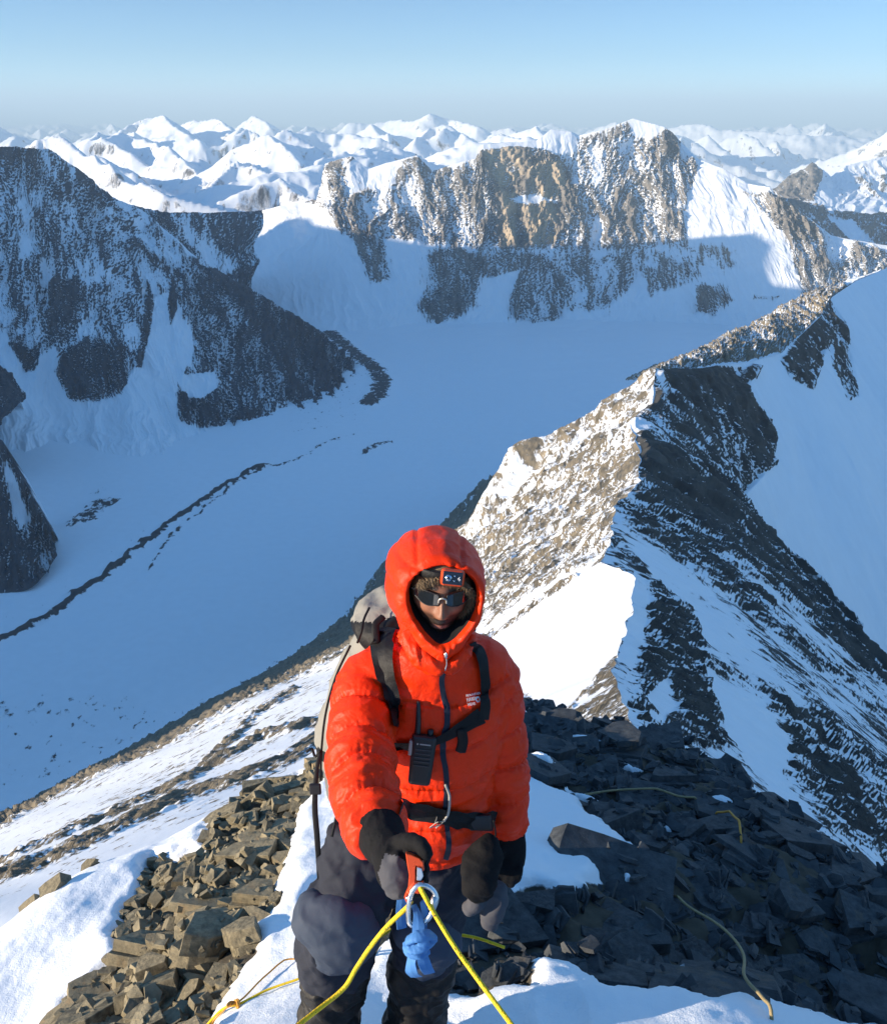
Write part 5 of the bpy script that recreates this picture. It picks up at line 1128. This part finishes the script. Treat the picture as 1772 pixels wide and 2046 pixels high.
# headlamp
tl = rad(-4); hp = hd(np.array([.020, .104, .060])); ex = hx*math.cos(tl)+hu*math.sin(tl); fz = norm(hf+hu*.25); ey = norm(np.cross(fz, ex)); ey = ey if ey@hu > 0 else -ey; fz = norm(np.cross(ex, ey)); fz = fz if fz@hf > 0 else -fz
HLp = root("headlamp", hp, "small headlamp with a black face in a red case, strapped over the fur hat", "headlamp")
part("case", *box_geo(hp, (ex, ey, fz), (.0285, .0205, .014), .3), m_orange, HLp, smooth=False)
m_gloss = NT("glossy_black").set(Base_Color=c3(.008, .012, .022), Roughness=.12, Specular_IOR_Level=.7)
part("face", *box_geo(hp+fz*.0125, (ex, ey, fz), (.0235, .0155, .003), .3), m_gloss, HLp, smooth=False)
m_glass = plain("lamp_reflector", (.45, .55, .68), .12, .9)
ln_ = hp + fz*.0158 - ex*.0105
part("lens", *tube_geo([ln_-fz*.001, ln_+fz*.0022], [.0088, .0075], n=24, sub=1, side=ex), m_glass, HLp)
part("lens_core", *tube_geo([ln_+fz*.002, ln_+fz*.0034], [.0042, .0036], n=16, sub=1, side=ex), m_gloss, HLp)
for dx, dy in ((.004, .006), (.004, -.006)):
    q = hp + fz*.0158 + ex*dx + ey*dy; part("small_lens", *tube_geo([q-fz*.001, q+fz*.0012], [.0022, .0018], n=10, sub=1, side=ex), m_glass, HLp)
q = hp + fz*.0163 + ex*.0155
V, F = join_geo([tube_geo([q+ey*.005+ex*.001, q-ex*.003, q-ey*.005+ex*.001], .0009, n=6, sub=1, side=fz), tube_geo([q+ey*.001, q-ey*.003+ex*.003], .0008, n=6, sub=1, side=fz)])
part("mark", V, F, m_white, HLp)
st = [hd(np.array([.077*math.sin(a), -.0+.103*math.cos(a)-.004, .052+.006*math.cos(a)])) for a in np.linspace(-1.45, 1.45, 15)]
part("head_strap", *tube_geo(st, .003, .012, n=10, sub=2, side=hf), m_black, HLp)

# backpack
pc = np.array([-.11, 2.25, -1.80]); BP = root("backpack", pc, "beige and grey climbing backpack with black straps on the climber's back", "backpack")
V, F, N = grow([tube_geo([(-.10,2.24,-1.36), (-.105,2.25,-1.54), (-.11,2.26,-1.80), (-.11,2.25,-2.02), (-.10,2.22,-2.10)], [.135,.225,.300,.268,.14], [.10,.125,.15,.13,.08], n=28)], .008, 4)
V = V + N*(.010*(folds(V, (.2, 0, 1), 12, 5, 44.)-.42) + .003*fbm(V*22, 3))[:, None]
zc = V[F].mean(1)[:, 2]; mi = np.where(zc > -1.80, 0, np.where(zc > -1.835, 1, np.where(zc > -1.885, 0, 2)))
part("pack_body", V, F, [m_beige, m_black, m_pgrey], BP, mat_idx=mi)
V, F, N = grow([ball_geo((-.085, 2.20, -1.335), (.185, .16, .075)), ball_geo((-.14, 2.22, -1.32), (.12, .13, .06)), ball_geo((-.05, 2.19, -1.33), (.13, .14, .07))], .007, 5)
V = V + N*(.010*(folds(V, (1, 0, .4), 12, 6, 47.)-.42) + .003*fbm(V*25, 3))[:, None]
uu, vv, _ = pix(V[F].mean(1)); mi = (vv + 14*fbm(V[F].mean(1)*14+2, 2) > 1243 - .10*(uu-705)).astype(int)
LD = part("lid", V, F, [m_beige, m_black], BP, mat_idx=mi)
def cable(name, pts, r, mat, rt, n=8, sub=6, ry=None, side=(1, 0, 0), label=None): return part(name, *tube_geo(pts, r, ry, n=n, sub=sub, side=side), mat, rt, label=label)
for pts, r in (([PD(738,1214,2.46), PD(727,1238,2.43), PD(722,1262,2.41), PD(714,1285,2.42)], .0035), ([PD(766,1232,2.40), PD(750,1250,2.385), PD(752,1284,2.37)], .010)):
    cable("lid_strap", pts, r, m_black, LD, ry=.002)
cable("side_strap", [PD(700,1290,2.50), PD(672,1350,2.56), PD(650,1430,2.62), PD(642,1505,2.66), PD(641,1560,2.70)], .0035, m_black, BP, ry=.0015)
cable("side_strap", [PD(640,1500,2.62), PD(630,1512,2.62), PD(622,1496,2.62), PD(612,1503,2.62)], .004, m_black, BP)
cable("hanging_strap", [PD(640,1500,2.62), PD(632,1545,2.60), PD(629,1600,2.58), PD(634,1680,2.56), PD(637,1742,2.56), PD(636,1762,2.56)], [.005,.007,.0085,.0085,.007,.003], m_black, BP, ry=.0012, side=(1, 0, .05))
part("buckle", *box_geo(PD(630,1577,2.575), ((1, 0, 0), (0, 0, 1), (0, -1, 0)), (.017, .018, .006), .3), m_plast, BP, smooth=False)
cable("hanging_strap", [PD(676,1615,2.40), PD(668,1650,2.40), PD(663,1672,2.40)], .004, m_black, BP, ry=.002)
strap("shoulder_strap", [(772,1258),(765,1300),(771,1345),(782,1390),(789,1432),(787,1452)], [40,44,40,34,24,14], m_black, BP, .010, .010, tree=JB)
strap("shoulder_strap", [(940,1284),(956,1308),(964,1350),(967,1395),(962,1436)], [14,20,18,17,20], m_black, BP, .010, .008, tree=JB)
strap("chest_strap", [(790,1491),(830,1490),(872,1478),(915,1455),(958,1428)], [20,18,14,22,32], m_black, BP, .010, .005)
a_, n_a = on(918, 1462, .014)
if a_ is not None: cable("strap_end", [a_+[0,0,.012], a_+[.004,-.006,-.02], a_+[-.002,-.012,-.050]], .014, m_black, BP, ry=.003)
strap("hip_belt", [(797,1611),(850,1622),(905,1634),(950,1640),(988,1640)], [34,36,34,34,32], m_black, BP, .010, .006)
b_, _ = on(955, 1641, .018)
if b_ is not None: part("buckle", *box_geo(b_, ((.98, .1, -.05), (0, .3, .95), (0, -.95, .3)), (.030, .022, .008), .3), m_plast, BP, smooth=False)
m_fray = plain("frayed_cord", (.35, .33, .30), .8)
c_ = [on(u, v, .016)[0] for u, v in ((888,1562), (896,1590), (893,1618), (884,1636))]
if all(q is not None for q in c_):
    cable("frayed_cord", c_, .0035, m_fray, BP)
    r = np.random.default_rng(9)
    for k in range(5):
        e = c_[3]; cable("cord_end", [e, e+r.normal(0, .012, 3)+[-.012, -.008, .0], e+r.normal(0, .014, 3)+[-.026, -.010, -.006]], .0012, m_fray, BP, n=5, sub=4)

# radio on the chest strap
rc_, rn = on(843, 1512, .0)
n0 = norm(-PD(843, 1512, 1)); za = norm(n0*.55 + np.array([0, -.75, .15])); xa = norm(np.array([1, 0, -.10])); xa = norm(xa - za*(xa@za)); ya = np.cross(za, xa); ya = ya if ya[2] > 0 else -ya
ya = norm(ya + xa*.03); xa = norm(xa - ya*(xa@ya)); rp = rc_ + za*.026
RD = root("radio", rp, "black handheld radio with a stub antenna clipped to the chest strap", "radio")
AX = (xa, ya, za)
part("case", *box_geo(rp, AX, (.0335, .066, .0175), .28, .86, 3), m_plast, RD, smooth=False)
part("antenna", *tube_geo([rp-xa*.019+ya*.060, rp-xa*.021+ya*.10, rp-xa*.027+ya*.150], [.0085, .0072, .0048], n=14, side=xa), m_plast, RD)
part("knob", *tube_geo([rp+xa*.014+ya*.064, rp+xa*.014+ya*.080], [.0085, .0078], n=14, sub=1, side=xa), m_plast, RD)
part("clip", *box_geo(rp-xa*.032+ya*.03+za*.004, AX, (.006, .020, .010), .3), m_fray, RD, smooth=False)
grl = [box_geo(rp+ya*(.030-k*.0105)+za*.0178, AX, (.021, .0019, .0012), .3) for k in range(5)]
m_dgrey = plain("dark_grey_plastic", (.035, .035, .037), .5)
part("speaker_grille", *join_geo(grl), m_dgrey, RD, smooth=False)
part("badge", *join_geo([box_geo(rp+ya*.044+xa*.004+za*.0180, AX, (.014, .0016, .0006), .3), tube_geo([rp+ya*.044-xa*.016+za*.0176, rp+ya*.044-xa*.016+za*.0186], .0026, n=12, sub=1, side=xa)]), m_fray, RD, smooth=False)

# ascender, carabiner, sling
AS = root("ascender", PD(828, 1755, 1.80), "orange handled rope clamp gripped in the climber's glove", "rope clamp")
def px_ring(pts, dep): return [PD(u, v, dep) for u, v in pts]
o = part("handle", *prism_geo(px_ring([(810,1706),(822,1709),(838,1716),(846,1724),(848,1740),(842,1745),(838,1733),(831,1730),(829,1742),(830,1764),(838,1766),(846,1764),(847,1780),(838,1788),(828,1786),(823,1800),(812,1806),(807,1794),(815,1776),(817,1750),(813,1728)][::-1], 1.795), VIEW*.013), m_orange, AS, smooth=False); bevel_obj(o, .002)
o = part("cam", *prism_geo(px_ring([(833,1733),(842,1736),(846,1752),(840,1762),(832,1760)][::-1], 1.790), VIEW*.010), m_silver, AS, smooth=False); bevel_obj(o, .0015)
part("pin", *tube_geo([PD(814,1795,1.788), PD(814,1795,1.81)], .0035, n=10, sub=1), m_silver, AS)
CB = root("carabiner", PD(846, 1805, 1.785), "silver locking carabiner with the yellow rope and blue sling through it", "carabiner")
ring = [(818,1800),(825,1780),(838,1769),(852,1771),(866,1781),(872,1796),(866,1815),(858,1833),(848,1843),(836,1849),(824,1850),(817,1842),(816,1822),(818,1800),(820,1790)]
part("ring", *tube_geo(px_ring(ring, 1.785), .0052, n=12, sub=4, side=VIEW), m_silver, CB)
part("lock_sleeve", *tube_geo(px_ring([(870,1792),(862,1818)], 1.785), .0078, n=14, sub=1, side=VIEW), plain("satin_alloy", (.62, .64, .68), .4, 1.0), CB)
m_blue = cloth("blue_webbing", (.065, .20, .47), .6, wr=40., wd=.002)
SL = root("sling", PD(834, 1870, 1.79), "blue webbing sling tied in a knot with two frayed tails under the carabiner", "sling")
def ribbon(pts, wd, tw, mat, name, rt, sub=6):
    pts = np.array(pts); tk = np.concatenate([[0], np.cumsum(np.linalg.norm(np.diff(pts, axis=0), axis=1))]); t = np.linspace(0, tk[-1], (len(pts)-1)*sub+1)
    c = herm(pts, tk, t); w = np.interp(t, tk, np.broadcast_to(wd, (len(pts),))); a = np.interp(t, tk, np.broadcast_to(tw, (len(pts),)))
    sd = np.cos(a)[:, None]*np.array([1, 0, 0]) + np.sin(a)[:, None]*VIEW; bk = -np.sin(a)[:, None]*np.array([1, 0, 0]) + np.cos(a)[:, None]*VIEW
    A = np.stack([c-sd*w[:, None]/2 - bk*.001, c + bk*-.0025, c+sd*w[:, None]/2 - bk*.001, c+sd*w[:, None]/2+bk*.001, c+bk*.0005, c-sd*w[:, None]/2+bk*.001], 1); m = len(c)
    return part(name, A.reshape(-1, 3), [tuple(f) for f in grid_faces(m, 6, True)]+[tuple(range(6))[::-1], tuple(range((m-1)*6, m*6))], mat, rt, smooth=False)
ribbon([PD(826,1808,1.80), PD(834,1828,1.782), PD(836,1850,1.775), PD(836,1872,1.772)], [.012,.016,.024,.026], [.5,.3,0,-.2], m_blue, "loop", SL)
ribbon([PD(843,1800,1.80), PD(848,1826,1.80), PD(842,1852,1.79), PD(838,1870,1.785)], [.016,.02,.024,.026], [1.2,.8,.4,0], m_blue, "loop", SL)
ribbon([PD(806,1775,1.86), PD(803,1800,1.87), PD(801,1830,1.88), PD(803,1856,1.88)], .022, [.2,.1,.3,.5], m_blue, "loop", SL)
kn = [tube_geo([PD(816,1880,1.775), PD(834,1872,1.762), PD(856,1868,1.770), PD(862,1878,1.79)], .008, .014, n=12, side=(0, 0, 1)), tube_geo([PD(814,1890,1.785), PD(830,1897,1.762), PD(850,1890,1.765), PD(862,1876,1.785)], .007, .013, n=12, side=(0, 0, 1)),
      tube_geo([PD(816,1884,1.79), PD(818,1902,1.775), PD(836,1908,1.768), PD(852,1900,1.785)], .007, .012, n=12, side=(0, 0, 1)), tube_geo([PD(838,1866,1.775), PD(846,1884,1.760), PD(842,1904,1.772)], .012, .006, n=12)]
V, F, N = grow(kn, .0021, 1); V = V + N*(.0012*(folds(V, (.6, 0, 1), 90, 40, 3.)-.4))[:, None]; part("knot", V, F, m_blue, SL)
ribbon([PD(826,1900,1.775), PD(822,1922,1.775), PD(822,1942,1.785), PD(832,1953,1.80)], [.022,.026,.027,.024], [-.7,-.9,-.4,.1], m_blue, "tail", SL)
ribbon([PD(842,1900,1.772), PD(846,1920,1.770), PD(852,1936,1.775), PD(858,1946,1.785)], [.020,.026,.027,.024], [.5,.3,.6,.4], m_blue, "tail", SL)

# a spare pair of mitts hanging at the other hip
for nm, gs, mat, lb, vx in (("mitten", [tube_geo([PD(985,1672,2.44), PD(972,1700,2.42), PD(958,1735,2.40), PD(955,1770,2.40), PD(962,1792,2.42)], [.022,.05,.052,.050,.03], [.02,.035,.04,.038,.02], n=20), tube_geo([PD(948,1720,2.40), PD(937,1742,2.385), PD(938,1765,2.385)], [.024,.022,.016], n=14)], m_gblack, "black overmitt dangling from the climber's wrist beside the jacket hem", .0055),
                    ("mitten", [tube_geo([PD(992,1765,2.47), PD(990,1795,2.46), PD(984,1825,2.46), PD(976,1852,2.48)], [.028,.036,.034,.022], [.02,.026,.024,.016], n=18), tube_geo([PD(965,1786,2.45), PD(950,1806,2.44), PD(932,1822,2.44)], [.026,.026,.018], n=14)], m_ggrey, "grey overmitt hanging below the black one, next to the thigh", .0055)):
    V, F, N = grow(gs, vx, 3); V = V + N*(.008*(folds(V, (.2, 0, 1), 20, 7, 61.)-.42))[:, None]
    part(nm, V, F, mat, None, label=lb, cat="mitten")
cable("cord", [PD(986,1640,2.40), PD(990,1668,2.42), PD(985,1690,2.42), PD(984,1706,2.42)], .0022, m_black, BP)

# ropes
def rope_mat(name, col, fleck, scale):
    t = NT(name); p = t.pos(); w = t.new('ShaderNodeTexVoronoi', 0, None, Vector=p, Scale=scale)
    n = t.noise(p, scale*.55, 2., .5); n2 = t.noise(p, 40., 4., .6)
    c = t.mix(t.ramp(n2, .35, .7), c3(*col), c3(*[q*.8 for q in col])); c = t.mix(t.math('MULTIPLY', t.ramp(n, .66, .70), .9), c, c3(*fleck))
    return t.set(Base_Color=c, Roughness=.6, Specular_IOR_Level=.3, Normal=t.bump(w, .0016, .9))
m_rope = rope_mat("yellow_rope_sheath", (.86, .60, .02), (.05, .045, .01), 330.); m_tan = rope_mat("weathered_tan_rope", (.34, .26, .13), (.12, .09, .05), 300.); m_ocord = rope_mat("orange_cord", (.62, .30, .05), (.2, .1, .02), 300.)
def rope(pts, r, mat, label, cat="rope", sub=10): V, F = tube_geo(pts, r, n=12, sub=sub, side=(.3, .2, 1)); return part("rope", V, F, mat, None, label=label, cat=cat)
rope([PD(838,1772,1.788), PD(843,1782,1.776), PD(870,1830,1.77), PD(910,1895,1.74), PD(960,1965,1.70), PD(1020,2046,1.64), PD(1075,2125,1.56)], .0048, m_rope, "taut yellow rope running from the carabiner down past the boot, on its straight side")
rope([PD(822,1800,1.802), PD(812,1815,1.80), PD(775,1850,1.83), PD(740,1893,1.86), PD(712,1935,1.88), PD(690,1972,1.88), PD(655,2003,1.86), PD(600,2046,1.80), PD(535,2100,1.70)], .0050, m_rope, "slack yellow rope with a bend, hanging from the carabiner across the shin")
def on_ground(px, lift=.006, lo=True):
    out = []
    for q in px:
        x, y, _ = px_spot(q[0], q[1]); i, j = int((x+4.5)/.02), int((y-1.2)/.02); h = float(gz(np.array(x), np.array(y)))
        if not lo: h = max(h, float(HH[min(max(j, 0), 450), min(max(i, 0), 450)]))
        out.append(np.array([x, y, h+lift]) if len(q) == 2 else PD(*q))
    return out
rope(on_ground([(405,2056),(465,2009),(535,1978),(605,1953),(680,1918)], .015) + [PD(742,1880,2.86), PD(800,1850,2.92), PD(850,1852,2.94), PD(905,1866,2.90), PD(960,1877,2.86), PD(1008,1894,2.84)], .0048, m_rope, "older yellow rope lying on the snow behind the climber's boots")
rope([PD(612,1884,2.82)] + on_ground([(575,1918),(530,1953),(467,2008),(425,2046),(395,2075)], .022), .0035, m_ocord, "thin orange cord slanting over the snow to a knot", "cord")
kx = on_ground([(467,2008)], .02)[0]; r = np.random.default_rng(4)
V, F = tube_geo([kx + np.array([.022*math.sin(a*1.0), .016*math.cos(a*2.1), .012*math.sin(a*1.7)]) for a in np.linspace(0, 9, 22)], .0042, n=8, sub=3); part("rope_knot", V, F, m_ocord, None, label="small knot joining the orange cord and the yellow rope on the snow", cat="knot")
def over(px, lift):
    pts = np.array(on_ground(px, lift, False)); tk = np.concatenate([[0], np.cumsum(np.linalg.norm(np.diff(pts, axis=0), axis=1))]); t = np.linspace(0, tk[-1], 28); c = herm(pts, tk, t)
    ii = np.clip(((c[:, 0]+4.5)/.02).astype(int), 0, 450); jj = np.clip(((c[:, 1]-1.2)/.02).astype(int), 0, 450); z = HH[jj, ii]+lift
    for _ in range(60): z[1:-1] = np.maximum(z[1:-1], (z[:-2]+z[2:])/2)
    z[0] -= .09; z[-1] -= .09; return list(np.concatenate([c[:, :2], z[:, None]], 1))
rope(over([(1162,1592),(1220,1596),(1300,1600),(1360,1606),(1392,1612)], .03), .0075, m_tan, "pale loose rope lying across the flat slabs above the snow tongue", sub=3)
rope(over([(1340,1786),(1375,1830),(1420,1885),(1455,1930),(1500,1985),(1548,2040)], .03), .0065, m_tan, "old tan rope running down the shaded slabs to the snow", sub=3)
rope(over([(1428,1630),(1448,1638),(1462,1655),(1470,1675),(1478,1700)], .03), .007, m_ocord, "frayed yellow rope caught between the shaded slabs", sub=3)
# ------------------------------------------------------------------ haze
hz = NT("haze_air"); hz.n.remove(hz.b)
pv = hz.n.new('ShaderNodeVolumePrincipled')
pv.inputs['Color'].default_value = (0.64, 0.85, 1.0, 1); pv.inputs['Density'].default_value = 4.2e-5; pv.inputs['Anisotropy'].default_value = 0.0
hz.l.new(pv.outputs[0], hz.n['Material Output'].inputs['Volume'])
bm = bmesh.new(); bmesh.ops.create_cube(bm, size=1.0)
for v_ in bm.verts: v_.co = Vector((v_.co.x*190000, v_.co.y*190000, -3500.0 if v_.co.z < 0 else 1200.0))
me = bpy.data.meshes.new("haze"); bm.to_mesh(me); bm.free(); me.materials.append(hz.m)
ho = bpy.data.objects.new("haze", me); COL.objects.link(ho); tag(ho, "thin blue haze over the far ranges", None, None, 'stuff')
